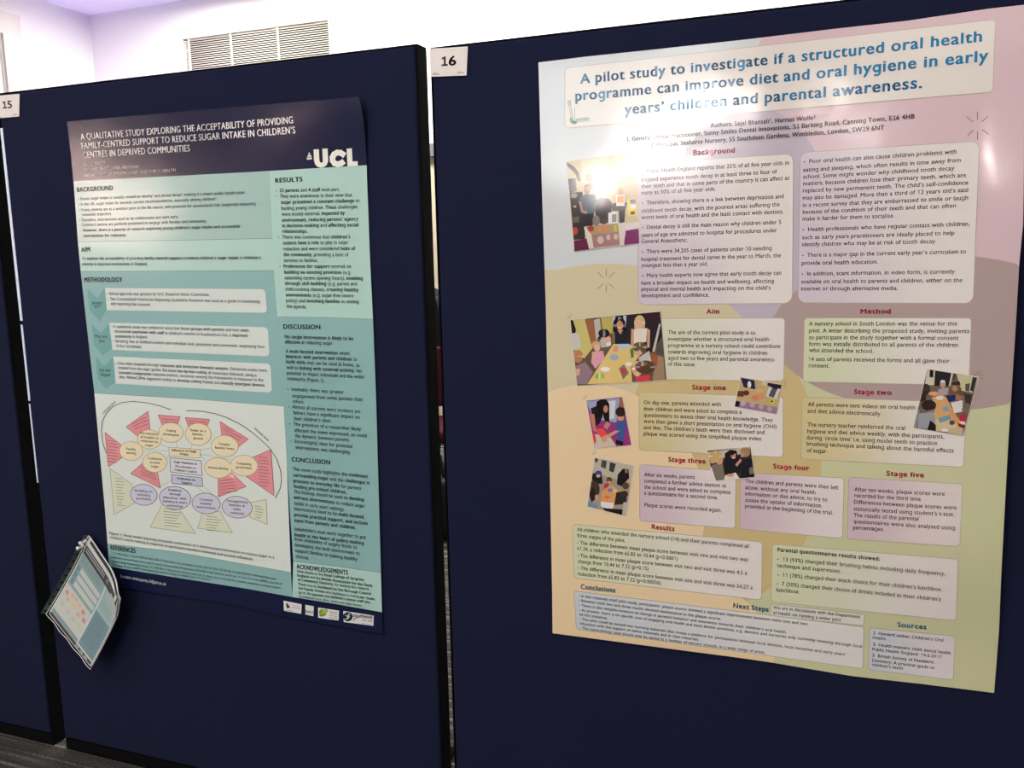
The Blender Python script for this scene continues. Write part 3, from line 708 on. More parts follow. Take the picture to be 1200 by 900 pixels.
p = Print(SA); p.text('Contact: emma.pavey.14@ucl.ac.uk', ql(515, 352), ql(762, 397), 3.4, (236, 238, 240), OFF_TXT, True); p.build('contact_text', M_INK_A, pa)

# figure panel and diagram
pr = Print(SA); pr.poly(EL(460.8) + [(220, 467.3), (332.3, 476), (336, 540), (341, 670.7), (290, 661.5), (205, 646.2)] + EL(637, 600, 550, 500), (214, 223, 216), OFF_SEC); pr.build('figure_panel', M_INK_A, pa, 'white figure panel')
z = qd; BEI, LAV, PNK, GRN, LN = (228, 218, 184), (202, 204, 218), (222, 146, 152), (212, 218, 194), (70, 66, 66)
pr = Print(SA)
def conn(*pts): pr.line(pl(z, pts), .45, (165, 175, 170), OFF_PAN)
conn((408, 372), (455, 392)); conn((310, 405), (453, 408)); conn((440, 450), (455, 430)); conn((492, 358), (498, 392)); conn((578, 375), (572, 396)); conn((688, 390), (622, 403)); conn((622, 425), (650, 462)); conn((622, 425), (790, 455)); conn((470, 565), (390, 610)); conn((636, 595), (690, 645)); conn((600, 598), (650, 640))
pr.line(pl(z, [(115, 420), (97, 370), (88, 300), (94, 245), (115, 205), (150, 168), (200, 146), (260, 140), (330, 147), (400, 163), (465, 185)]), .8, LN, OFF_PAN)
pr.line(pl(z, [(548, 190), (595, 190), (640, 195), (700, 206), (760, 225), (825, 256), (880, 290), (945, 342), (1000, 395), (1035, 450), (1056, 510), (1063, 560), (1055, 610), (1028, 662)]), .8, LN, OFF_PAN)
pr.text('Individual level', z(101, 208), z(166, 145), 2.6, (60, 60, 60), OFF_TXT); pr.text('Societal level', z(914, 288), z(990, 356), 2.6, (60, 60, 60), OFF_TXT)
def outl(pts, fill, edge, w=.55):
    pts = pl(z, pts); pr.poly(pts, fill, OFF_PAN); pr.line(pts + [pts[0]], w, edge, OFF_PAN + .0001)
PE = (150, 70, 80)
for q in ([(222, 278), (340, 193), (353, 300), (285, 328)], [(395, 213), (513, 223), (495, 285), (420, 275)], [(542, 227), (673, 237), (655, 290), (560, 280)], [(730, 248), (882, 343), (815, 395), (740, 330)], [(108, 308), (195, 375), (205, 440), (127, 493)], [(247, 530), (315, 470), (390, 520), (408, 608)], [(720, 655), (720, 545), (795, 530), (870, 600)], [(900, 445), (1005, 400), (1022, 650), (870, 545)]): outl(q, PNK, PE)
for q in ([(135, 503), (255, 590), (275, 685), (158, 752)], [(418, 697), (515, 730), (598, 855), (353, 820)], [(637, 738), (730, 735), (797, 850), (608, 825)], [(890, 688), (978, 670), (985, 805), (890, 765)]): outl(q, GRN, (140, 150, 120))
def squig(rows):                           # print too small to read in the photo
    for (x0, y0, x1, y1) in rows: pr.line(pl(z, [(x0, y0), (x1, y1)]), .6, (120, 96, 92), OFF_ART)
squig([(255, 262, 330, 225), (260, 275, 340, 240), (268, 290, 340, 262), (415, 235, 500, 241), (425, 250, 495, 256), (560, 245, 655, 252), (565, 258, 648, 265), (745, 275, 800, 303), (748, 290, 850, 340), (760, 310, 835, 350)] + [(118, 350 + 16 * k, 165 + (k % 3) * 6, 358 + 16 * k) for k in range(8)] + [(300, 490 + 14 * k, 370 + 6 * k, 520 + 14 * k) for k in range(4)] + [(728, 570 + 16 * k, 800 + 6 * k, 560 + 16 * k) for k in range(5)] + [(940, 440 + 17 * k, 985 + (k % 3) * 6, 446 + 17 * k) for k in range(10)])
for (x0, y0, n, w, dy, sl) in ((165, 555, 10, 50, 16, 5), (425, 720, 7, 95, 15, 8), (655, 760, 6, 80, 15, 7), (918, 705, 5, 48, 15, 6)):
    for k in range(n): pr.line(pl(z, [(x0 + k * (1.0), y0 + dy * k), (x0 + w * (.7 + .3 * ((k * 7) % 4) / 3), y0 + dy * k + sl)]), .6, (120, 126, 108), OFF_ART)
def bub(cx_, cy_, rx, ry, fill, edge, txts, rot=0.06):
    pr.ellipse(z(cx_, cy_), (rx + 3) / 4.615, (ry + 3) / 4.615, edge, OFF_ART, rot); pr.ellipse(z(cx_, cy_), rx / 4.615, ry / 4.615, fill, OFF_ART + .0001, rot)
    n = len(txts)
    for k, t in enumerate(txts):
        w = min(rx * 1.55, 8.6 * len(t)); y = cy_ + (k - (n - 1) / 2) * 21 + 6
        pr.text(t, z(cx_ - w / 2, y - w * .04), z(cx_ + w / 2, y + w * .04), 2.6, (62, 58, 58), OFF_TXT, 1)
BE = (180, 165, 120); LE = (78, 76, 112)
for a in ((465, 308, 65, 52, ['Coping', 'strategies']), (612, 318, 68, 58, ['Sugar as a', 'battle-', 'ground']), (348, 345, 63, 50, ['Perceptions', 'of health in', 'relation to', 'sugar']), (250, 408, 62, 50, ['Family', 'eating']), (378, 470, 64, 52, ['Confusion', 'around', 'sugar']), (755, 382, 72, 56, ['Complex', 'family lives']), (720, 500, 73, 53, ['Vulnerability']), (860, 487, 72, 55, ['Competing', 'priorities'])): bub(a[0], a[1], a[2], a[3], BEI, BE, a[4])
for a in ((318, 645, 71, 55, ['Building on', 'existing', 'provision']), (487, 662, 84, 60, ['Enabling', 'through', 'education, skill-', 'building & smart', 'technology']), (655, 692, 75, 54, ['Creating', 'healthy', 'environments']), (823, 712, 80, 57, ['Strengthening', 'families &', 'wider', 'community'])): bub(a[0], a[1], a[2], a[3], LAV, LE, a[4], 0.12)
for q, f, e, tx in (([(453, 388), (622, 400), (622, 447), (455, 435)], BEI, BE, [('Influences on Sugar', 470, 408, 605, 417), ('Intake', 515, 429, 560, 433)]), ([(458, 445), (628, 460), (632, 542), (463, 522)], (214, 214, 218), LE, [('Sugar Reduction in', 482, 472, 605, 484), ('Pre-schoolers in', 490, 495, 598, 507), ('Children\u2019s Centres', 485, 515, 605, 528)]), ([(467, 535), (633, 553), (635, 600), (470, 583)], (190, 198, 216), LE, [('Preferences for', 500, 561, 600, 572), ('Support', 522, 583, 580, 590)])):
    outl(q, f, e)
    for t in tx: pr.text(t[0], z(t[1], t[2]), z(t[3], t[4]), 2.7, (62, 58, 58), OFF_TXT, 1)
lines(pr, lambda x, y: (x, y), [('Figure 1. Visual model depicting proposed components of a multi-faceted intervention to reduce sugar in a', 129, 626, 321.8, 654.7), ('children\u2019s centre setting in response to participant-identified individual and societal influences.', 129.2, 630.9, 297.5, 656.7)], 3.2, (84, 96, 96))
pr.build('diagram', M_INK_A, pa, 'round diagram of pink, beige and green shapes')
# sponsor logos
def logo(q, fn, lab):
    pr = Print(SA); pr.panel(pl(qb, q), .3, (222, 224, 222), OFF_PAN); fn(pr); pr.build('sponsor_logo', M_INK_A, pa, lab)
def lg1(pr):
    pr.poly(pl(qb, [(302, 424), (310, 430), (318, 440), (322, 450), (314, 448), (306, 452), (303, 440)]), (60, 54, 54), OFF_ART); pr.line(pl(qb, [(328, 436), (366, 443)]), .5, (190, 150, 150), OFF_ART); pr.line(pl(qb, [(330, 446), (366, 452)]), .6, (180, 120, 125), OFF_ART); pr.line(pl(qb, [(300, 458), (330, 463)]), .5, (120, 112, 112), OFF_ART)
def lg2(pr): pr.text('bascd', qb(394, 470), qb(430, 476), 3.6, (110, 114, 120), OFF_TXT)
def lg3(pr):
    pr.ellipse(qb(478, 468), 5.4, 3.0, (160, 186, 80), OFF_ART, -.4); pr.ellipse(qb(464, 466), 1.8, 3.2, (132, 160, 56), OFF_ART + .0001, .5); pr.ellipse(qb(474, 482), 4.2, 1.6, (120, 150, 50), OFF_ART + .0001, -.2)
    for k in range(4): pr.line(pl(qb, [(505, 466 + k * 9), (543, 472 + k * 9)]), .8, (150, 156, 120), OFF_ART)
def lg4(pr):
    pr.ellipse(qb(592, 490), 5.6, 5.4, (24, 34, 82), OFF_ART); pr.line(pl(qb, [(582, 500), (592, 498), (598, 490), (594, 480), (602, 476)]), 1.3, (212, 222, 120), OFF_ART + .0001); pr.line(pl(qb, [(583, 484), (590, 488), (594, 494)]), 1.0, (225, 228, 232), OFF_ART + .0001)
    pr.text('southend', qb(616, 491), qb(706, 500), 4.4, (24, 34, 82), OFF_TXT, True); pr.text('on sea', qb(660, 510), qb(706, 515), 2.6, (120, 128, 140), OFF_TXT); pr.line(pl(qb, [(616, 508), (626, 498), (640, 494)]), .9, (40, 52, 100), OFF_ART); pr.line(pl(qb, [(655, 521), (708, 528)]), .5, (150, 156, 166), OFF_ART)
logo([(290, 415), (375, 432), (373, 477), (292, 462)], lg1, 'white sponsor logo with a small dark emblem')
logo([(392, 434), (432, 442), (430, 488), (392, 480)], lg2, 'white sponsor logo with grey lettering')
logo([(452, 447), (550, 462), (548, 508), (452, 495)], lg3, 'white sponsor logo with green leaf shapes')
logo([(570, 463), (713, 485), (711, 533), (572, 515)], lg4, 'white sponsor logo with a navy disc')

# ------------------------------------------------------------------ pastel poster
def depth_b(X, Z_):
    bulge = 0.022 * smooth((X + 0.12) / 0.34) * smooth((Z_ - 0.62) / 0.25) * smooth((1.80 - Z_) / 0.14)
    return bulge + 0.0012 * math.sin(9 * X + 3 * Z_) * math.sin(6 * Z_ + 1.0) + 0.0006 * math.sin(17 * Z_ + 8 * X)
SB = Surface(0.004, depth_b)
pb = thing('research_poster', 'pastel research poster on oral health with small photos, on the right-hand board', 'poster', (-0.19, -0.004, 1.1))
r1, r2, r3, r4 = Z(620, 0, 4), Z(900, 0, 4), Z(640, 160, 4), Z(900, 160, 4)
r5, r6, r7, r8 = Z(640, 350, 4), Z(900, 350, 4), Z(640, 520, 4), Z(900, 520, 4)
rA, rB, rC = Z(640, 600, 4.615), Z(860, 600, 4.615), Z(1000, 680, 6)
ID = lambda x, y: (x, y)
B_top = [(631, 73.2), (690, 66), (760, 58.7), (872, 46.5), (985, 33), (1062, 24.5), (1160, 10), (1201, 5.5)]
B_right = [(1201, 5.5), (1200, 190), (1199, 262), (1194.5, 308), (1190.5, 380), (1181.5, 520), (1173, 680), (1170.8, 738), (1165, 812)]
B_bot = [(647.6, 742), (781, 759.7), (860, 770), (900, 775.7), (1000, 792.5), (1080, 801.5), (1165, 812)]
B_left = [(631, 73.2), (635, 220), (640, 370), (644, 540), (647, 690), (647.6, 742)]
B_conv = [(631.4, 74), (760, 59.3), (985, 33.8), (1161, 10.5), (1200.4, 6.5), (1199.4, 190), (1193.8, 308), (1181, 520), (1172.5, 680), (1164.6, 811), (1000, 791), (861, 769.4), (648, 741.3), (643.6, 540), (639.6, 370)]
p = Print(SB)
def blob(cx_, cy_, rx, ry, col, off):
    c = clip([(cx_ + rx * math.cos(2 * math.pi * k / 90), cy_ + ry * math.sin(2 * math.pi * k / 90)) for k in range(90)], B_conv)
    if len(c) > 2: p.poly(c, col, off, 9)
BLOBS = [(1100, 150, 232, 235, (214, 188, 194)), (880, 250, 92, 126, (190, 180, 192)), (1060, 650, 300, 235, (200, 202, 160)), (712, 470, 199, 161, (208, 198, 164)), (845, 545, 117, 165, (204, 184, 132)), (690, 600, 136, 150, (230, 206, 166)), (735, 770, 172, 112, (230, 206, 166)), (1098, 390, 195, 92, (176, 156, 152))]
def paper_colour(x, y):
    c = (206, 211, 212)
    for (bx, by, rx, ry, cc) in BLOBS:
        if ((x - bx) / rx) ** 2 + ((y - by) / ry) ** 2 < 1: c = cc
    return c
sheet(p, B_top, B_right, B_bot, B_left, paper_colour)
for k, a in enumerate(BLOBS): blob(*a, 0.00012 + 0.00004 * k)
def star(z, cx_, cy_, r0, r1_, angs, col=(110, 96, 92), w=.8):
    for a in angs:
        a = math.radians(a); p.line([z(cx_ + r0 * math.cos(a), cy_ + r0 * math.sin(a)), z(cx_ + r1_ * math.cos(a), cy_ + r1_ * math.sin(a))], w, col, OFF_PAN)
star(r2, 982, 590, 28, 66, (-90, -42, 38, 90, 135, -140)); star(r3, 282, 675, 20, 55, (-90, -45, 45, 90, 135, -135), w=.6); star(r6, 985, 365, 10, 28, (-100, -60, -20, 30, -150), w=.6)
star(r5, 115, 92, 6, 20, (-90, -140, 180), (150, 138, 110), .5); star(r5, 190, 470, 6, 20, (-90, -140, 180), (150, 138, 110), .5); star(r5, 1110, 395, 8, 22, (-40, 20, 60), (130, 118, 90), .5); star(r7, 232, 50, 6, 18, (-90, -140, 180), (150, 138, 110), .5)
p.build('sheet', M_INK_B, pb)
CRIM, BLUE, BTX = (206, 40, 92), (38, 128, 172), (62, 54, 50)
WHT = (225, 220, 214)
def text_panel(q, grad, rows, cap=4.55, r=4, bold=False, label=None, boldrows=()):
    pr = Print(SB); pr.panel(q, r, grad, OFF_PAN, (182, 170, 152), 0.7); o = pr.build('text_panel', M_INK_B, pb, label); pr = Print(SB)
    for (z, rr) in rows: lines(pr, z, rr, cap, BTX, bold)
    for (z, rr) in boldrows: lines(pr, z, rr, cap, BTX, True)
    pr.build('body_text', M_INK_B, o); return o
def heading(t, z, x0, y0, x1, y1, col=CRIM, cap=5.6):
    pr = Print(SB); pr.text(t, z(x0, y0), z(x1, y1), cap, col, OFF_TXT, 2); pr.build('heading', M_INK_B, pb, ('crimson' if col == CRIM else 'blue') + ' heading')
# title
pr = Print(SB); pr.panel([r1(170, 320), r2(1066, 93), r2(1052, 430), r1(170, 600)], 4, (225, 219, 211), OFF_PAN, (190, 176, 152), 0.7)
tp = pr.build('title_panel', M_INK_B, pb, 'cream title panel with bold blue lettering'); pr = Print(SB)
pr.text('A pilot study to investigate if a structured oral health', (680, 98.2), (1150.7, 48.8), 12, BLUE, OFF_TXT, 2)
pr.text('programme can improve diet and oral hygiene in early', (674.3, 118.2), (1158, 71.6), 12, BLUE, OFF_TXT, 2)
pr.text('years\u2019 children and parental awareness.', (732, 134.2), (1080.5, 103), 12, BLUE, OFF_TXT, 2)
pr.build('title_text', M_INK_B, tp, 'bold blue lettering'); pr = Print(SB)
g = r1
pr.line(pl(g, [(184, 475), (200, 560)]), 1.0, (176, 180, 172), OFF_ART); pr.line(pl(g, [(192, 470), (206, 555)]), .8, (150, 158, 150), OFF_ART); pr.line(pl(g, [(216, 505), (213, 560)]), .8, (170, 176, 168), OFF_ART); pr.poly(pl(g, [(178, 474), (196, 468), (198, 492), (184, 496)]), (190, 192, 184), OFF_ART)
pr.poly(pl(g, [(215, 556), (284, 548), (282, 568), (220, 575)]), (182, 190, 184), OFF_ART); pr.line(pl(g, [(222, 562), (278, 556)]), .6, (130, 142, 136), OFF_ART + .0001)
pr.ellipse(g(205, 570), 3.2, 2.2, (96, 140, 72), OFF_ART + .0001, .4); pr.ellipse(g(215, 575), 2.6, 1.6, (74, 118, 58), OFF_ART + .0002, -.3); pr.ellipse(g(198, 560), 1.8, 2.2, (124, 158, 92), OFF_ART + .0002)
pr.build('illustration', M_INK_B, tp, 'small glass and green leaf picture')
pr = Print(SB); K = (60, 52, 56)
pr.text('Authors: Sejal Bhansali\u00b9, Harriet Wolfe\u00b2', (832.5, 149.6), (955.5, 140.3), 5.2, K, OFF_TXT, 1)
pr.text('1. General Dental Practitioner, Sunny Smiles Dental Innovations, 51 Barking Road, Canning Town, E16 4HB', (734.3, 165.6), (1071.7, 138.9), 5.2, K, OFF_TXT, 1)
pr.text('2. Principal, Seahorse Nursery, 55 Southdean Gardens, Wimbledon, London, SW19 6NT', (762.5, 172.6), (1036.2, 151.9), 5.2, K, OFF_TXT, 1)
pr.build('author_text', M_INK_B, pb, 'small dark author lines under the title')
LAVG, GRNG, TANG, MAUG, BLUG = ((208, 196, 206), WHT), ((208, 213, 178), WHT), ((208, 194, 146), WHT), ((206, 184, 194), (224, 214, 212)), ((200, 208, 214), (220, 218, 214))
heading('Background', r1, 770, 728, 965, 715, cap=6)
text_panel([r3(432, 130), r3(1158, 82), r3(1152, 780), r3(432, 788)], LAVG, [(r3, [
 ('\u2022  Public Health England reports that 25% of all five year olds in', 450, 172, 1138, 132), ('England experience tooth decay in at least three to four of', 447, 212, 1082, 173), ('their teeth and that in some parts of the country it can affect as', 447, 243, 1140, 203), ('many as 50% of all five year olds.', 447, 273, 795, 254),
 ('\u2022  Therefore, showing there is a link between deprivation and', 450, 320, 1113, 289), ('childhood tooth decay, with the poorest areas suffering the', 447, 358, 1095, 327), ('worst levels of oral health and the least contact with dentists.', 447, 388, 1113, 361),
 ('\u2022  Dental decay is still the main reason why children under 5', 450, 434, 1102, 410), ('years of age are admitted to hospital for procedures under', 447, 471, 1082, 448), ('General Anaesthetic.', 447, 500, 665, 494),
 ('\u2022  There were 34,205 cases of patients under 10 needing', 450, 548, 1057, 532), ('hospital treatment for dental caries in the year to March, the', 447, 584, 1100, 566), ('youngest less than a year old.', 447, 613, 758, 606),
 ('\u2022  Many health experts now agree that early tooth decay can', 450, 660, 1102, 648), ('have a broader impact on health and wellbeing, affecting', 447, 695, 1067, 686), ('physical and mental health and impacting on the child\u2019s', 447, 724, 1052, 718), ('development and confidence.', 447, 754, 765, 751)])], 4.7, 9)
text_panel([r4(152, 77), r4(990, 22), r4(960, 780), r4(142, 778)], LAVG, [(r4, [
 ('\u2022  Poor oral health can also cause children problems with', 167, 127, 883, 80), ('eating and sleeping, which often results in time away from', 165, 166, 903, 120), ('school. Some might wonder why childhood tooth decay', 165, 198, 873, 158), ('matters, because children lose their primary teeth, which are', 165, 230, 928, 190), ('replaced by new permanent teeth. The child\u2019s self-confidence', 163, 263, 938, 225), ('may also be damaged. More than a third of 12 years old\u2019s said', 163, 297, 937, 259), ('in a recent survey that they are embarrassed to smile or laugh', 163, 331, 937, 296), ('because of the condition of their teeth and that can often', 163, 363, 880, 333), ('make it harder for them to socialise.', 162, 395, 592, 380),
 ('\u2022  Health professionals who have regular contact with children,', 162, 445, 945, 418), ('such as early years practitioners are ideally placed to help', 160, 482, 873, 461), ('identify children who may be at risk of tooth decay.', 160, 515, 788, 500), ('\u2022  There is a major gap in the current early year\u2019s curriculum to', 160, 565, 928, 548), ('provide oral health education.', 158, 602, 515, 596), ('\u2022  In addition, scant information, in video form, is currently', 158, 652, 875, 642), ('available on oral health to parents and children, either on the', 156, 689, 910, 682), ('internet or through alternative media.', 155, 722, 608, 720)])], 4.8, 9)
heading('Aim', r5, 751, 70, 812, 70); heading('Method', r6, 433, 70, 575, 69.5)
text_panel([r5(500, 94), r5(1118, 92), r5(1112, 385), r5(500, 377)], ((212, 214, 186), WHT), [(r5, [('The aim of the current pilot study is to', 572, 166, 982, 168), ('investigate whether a structured oral health', 572, 197, 1045, 199), ('programme at a nursery school could contribute', 572, 227, 1098, 231), ('towards improving oral hygiene in children', 572, 257, 1037, 263), ('aged two to five years and parental awareness', 572, 286, 1070, 294), ('of this issue.', 572, 314, 700, 317)])], 4.6)
text_panel([r6(172, 92), r6(952, 92), r6(940, 405), r6(165, 388)], GRNG, [(r6, [('A nursery school in South London was the venue for this', 192, 126, 885, 126), ('pilot. A letter describing the proposed study, inviting parents', 192, 158, 943, 161), ('to participate in the study together with a formal consent', 192, 190, 893, 193), ('form was initially distributed to all parents of the children', 192, 221, 890, 226), ('who attended the school.', 192, 250, 494, 255), ('14 sets of parents received the forms and all gave their', 190, 291, 851, 301), ('consent.', 190, 321, 288, 324)])], 4.8)
heading('Stage one', r5, 685, 425, 843, 428); heading('Stage two', r6, 403, 446, 579, 451)
text_panel([r5(437, 438), r5(1110, 462), r5(1108, 742), r5(437, 708)], TANG, [(r5, [('On day one, parents attended with', 458, 494, 820, 504), ('their children and were asked to complete a', 458, 524, 917, 540), ('questionnaire to assess their oral health knowledge. They', 458, 553, 1063, 577), ('were then given a short presentation on oral hygiene (OHI)', 458, 582, 1080, 608), ('and diet. The children\u2019s teeth were then disclosed and', 458, 611, 1023, 635), ('plaque was scored using the simplified plaque index', 458, 640, 1010, 665)])], 4.6)
text_panel([r6(162, 462), r6(930, 488), r6(915, 788), r6(155, 750)], TANG, [(r6, [('All parents were sent videos on oral health', 187, 503, 690, 520), ('and diet advice electronically.', 185, 534, 532, 549), ('The nursery teacher reinforced the oral', 185, 598, 642, 615), ('hygiene and diet advice weekly, with the participants,', 184, 629, 826, 655), ('during \u2018circle time\u2019 i.e. using model teeth to practice', 182, 659, 793, 686), ('brushing technique and talking about the harmful effects', 182, 688, 870, 721), ('of sugar.', 182, 719, 278, 724)])], 4.8)
heading('Stage three', r7, 573, 83, 748, 93); heading('Stage four', r8, 24, 115, 194, 125); heading('Stage five', r8, 555, 148, 731, 158)
text_panel([r7(440, 97), r7(888, 135), r7(885, 395), r7(440, 360)], MAUG, [(r7, [('After six weeks, parents', 460, 152, 698, 165), ('completed a further advice session at', 460, 181, 845, 205), ('the school and were asked to complete', 460, 210, 865, 236), ('a questionnaire for a second time.', 460, 238, 806, 261), ('Plaque scores were recorded again.', 462, 294, 822, 320)])], 4.6)
text_panel([r7(912, 135), r8(355, 162), r8(348, 442), r7(908, 397)], MAUG, [(ID, [('The children and parents were then left', 873.3, 565.6, 982.5, 573.6), ('alone, without any oral health', 873.3, 573.1, 955.5, 579.2), ('information or diet advice; to try to', 873.2, 580.4, 969.5, 587.7), ('assess the uptake of information', 873.2, 587.8, 962.2, 594.6), ('provided at the beginning of the trial.', 873.1, 595, 976.2, 603)])], 4.6)
text_panel([r8(380, 158), r8(910, 190), r8(898, 480), r8(372, 445)], ((206, 184, 192), (222, 210, 206)), [(r8, [('After ten weeks, plaque scores were', 405, 221, 828, 244), ('recorded for the third time.', 405, 250, 721, 268), ('Differences between plaque scores were', 403, 280, 884, 308), ('statistically tested using student\u2019s t-test.', 402, 312, 873, 340), ('The results of the parental', 401, 342, 705, 360), ('questionnaires were also analysed using', 400, 371, 876, 403), ('percentages.', 399, 400, 545, 409)])], 4.7)
heading('Results', r7, 495, 398, 602, 409)
text_panel([r7(125, 378), r7(1012, 462), r7(1008, 730), r7(132, 628)], GRNG, [(r7, [('All children who attended the nursery school (14) and their parents completed all', 145, 408, 950, 488), ('three stages of the pilot.', 145, 436, 371, 461), ('\u2022 The difference between mean plaque score between visit one and visit two was', 147, 470, 947, 551), ('61.34, a reduction from 65.83 to 10.44 (p<0.0001)', 147, 497, 617, 547), ('\u2022 The difference in mean plaque score between visit two and visit three was 4.5 a', 148, 530, 942, 614), ('change from 10.44 to 7.32 (p>0.15)', 150, 558, 480, 593), ('\u2022 The difference in mean plaque score between visit one and visit three was 54.27 a', 150, 588, 968, 682), ('reduction from 65.83 to 7.32 (p<0.00026)', 150, 616, 538, 660)])], 4.4)
text_panel([r8(22, 472), r8(890, 542), r8(880, 828), r8(15, 738)], GRNG, [(r8, [('\u2022  13 (93%) changed their brushing habits; including daily frequency,', 45, 548, 830, 617), ('technique and supervision.', 43, 578, 342, 606), ('\u2022  11 (78%) changed their snack choice for their children\u2019s lunchbox.', 45, 621, 815, 691), ('\u2022  7 (50%) changed their choice of drinks included in their children\u2019s', 42, 663, 810, 737), ('lunchbox.', 40, 692, 148, 702)])], 4.6, boldrows=[(r8, [('Parental questionnaires results showed:', 45, 504, 525, 548)])])
heading('Conclusions', r7, 163, 679, 326, 697, BLUE); heading('Next Steps', r7, 877, 767, 1043, 787, BLUE); heading('Sources', r8, 606, 857, 743, 869, BLUE)
text_panel([(673, 692.7), (1012, 735), (1010.6, 783), (675.7, 737)], BLUG, [(ID, [('\u2022 In this relatively small pilot study, participants\u2019 plaque scores showed a significant improvement between visits one and two.', 678.4, 699.3, 947.8, 732.8), ('\u2022 Between visits two and three results showed maintenance in the plaque scores.', 678.6, 704.7, 845.2, 726.6), ('\u2022 There is also tangible evidence of change in parental behavior and awareness towards their children\u2019s oral health.', 678.8, 710.2, 921.8, 742.2), ('\u2022 At present, there is no specific area of engaging oral health and local dentist practices, e.g. dentists and nurseries only currently meeting through local', 679, 715.8, 1010, 758.9), ('ad hoc initiatives.', 679.2, 721, 712.6, 725.9), ('\u2022 This pilot could be turned into learning materials that create a platform for participation between local dentists, local nurseries and early years\u2019', 679.4, 726.4, 991, 768.2), ('education with the support of online materials and in class materials.', 679.7, 731.6, 819.4, 750.8), ('\u2022 The methodology used should now be tested at a number of nursery schools, in a wide range of areas.', 680, 737, 896.8, 766)])], 3.3, 3)
text_panel([r8(15, 752), r8(452, 800), r8(447, 851), r8(12, 803)], ((212, 214, 204), (220, 217, 208)), [(r8, [('We are in discussions with the Department', 25, 773, 432, 818), ('of Health on running a wider pilot', 23, 798, 343, 833)])], 4.0, 2.5)
text_panel([rC(115, 335), rC(715, 395), rC(700, 698), rC(105, 625)], ((200, 204, 210), (218, 212, 214)), [(rC, [('*1*  Hansard online- Children\u2019s Oral', 140, 378, 633, 430), ('health', 137, 410, 228, 420), ('*2*  Health matters: child dental health', 137, 458, 683, 520), ('Public Health England: 14.6.2017', 134, 492, 620, 548), ('*3*  British Society of Paediatric', 133, 535, 567, 585), ('Dentistry: A practical guide to', 132, 570, 570, 624), ('children\u2019s teeth.', 130, 601, 355, 628)])], 3.6, 3)

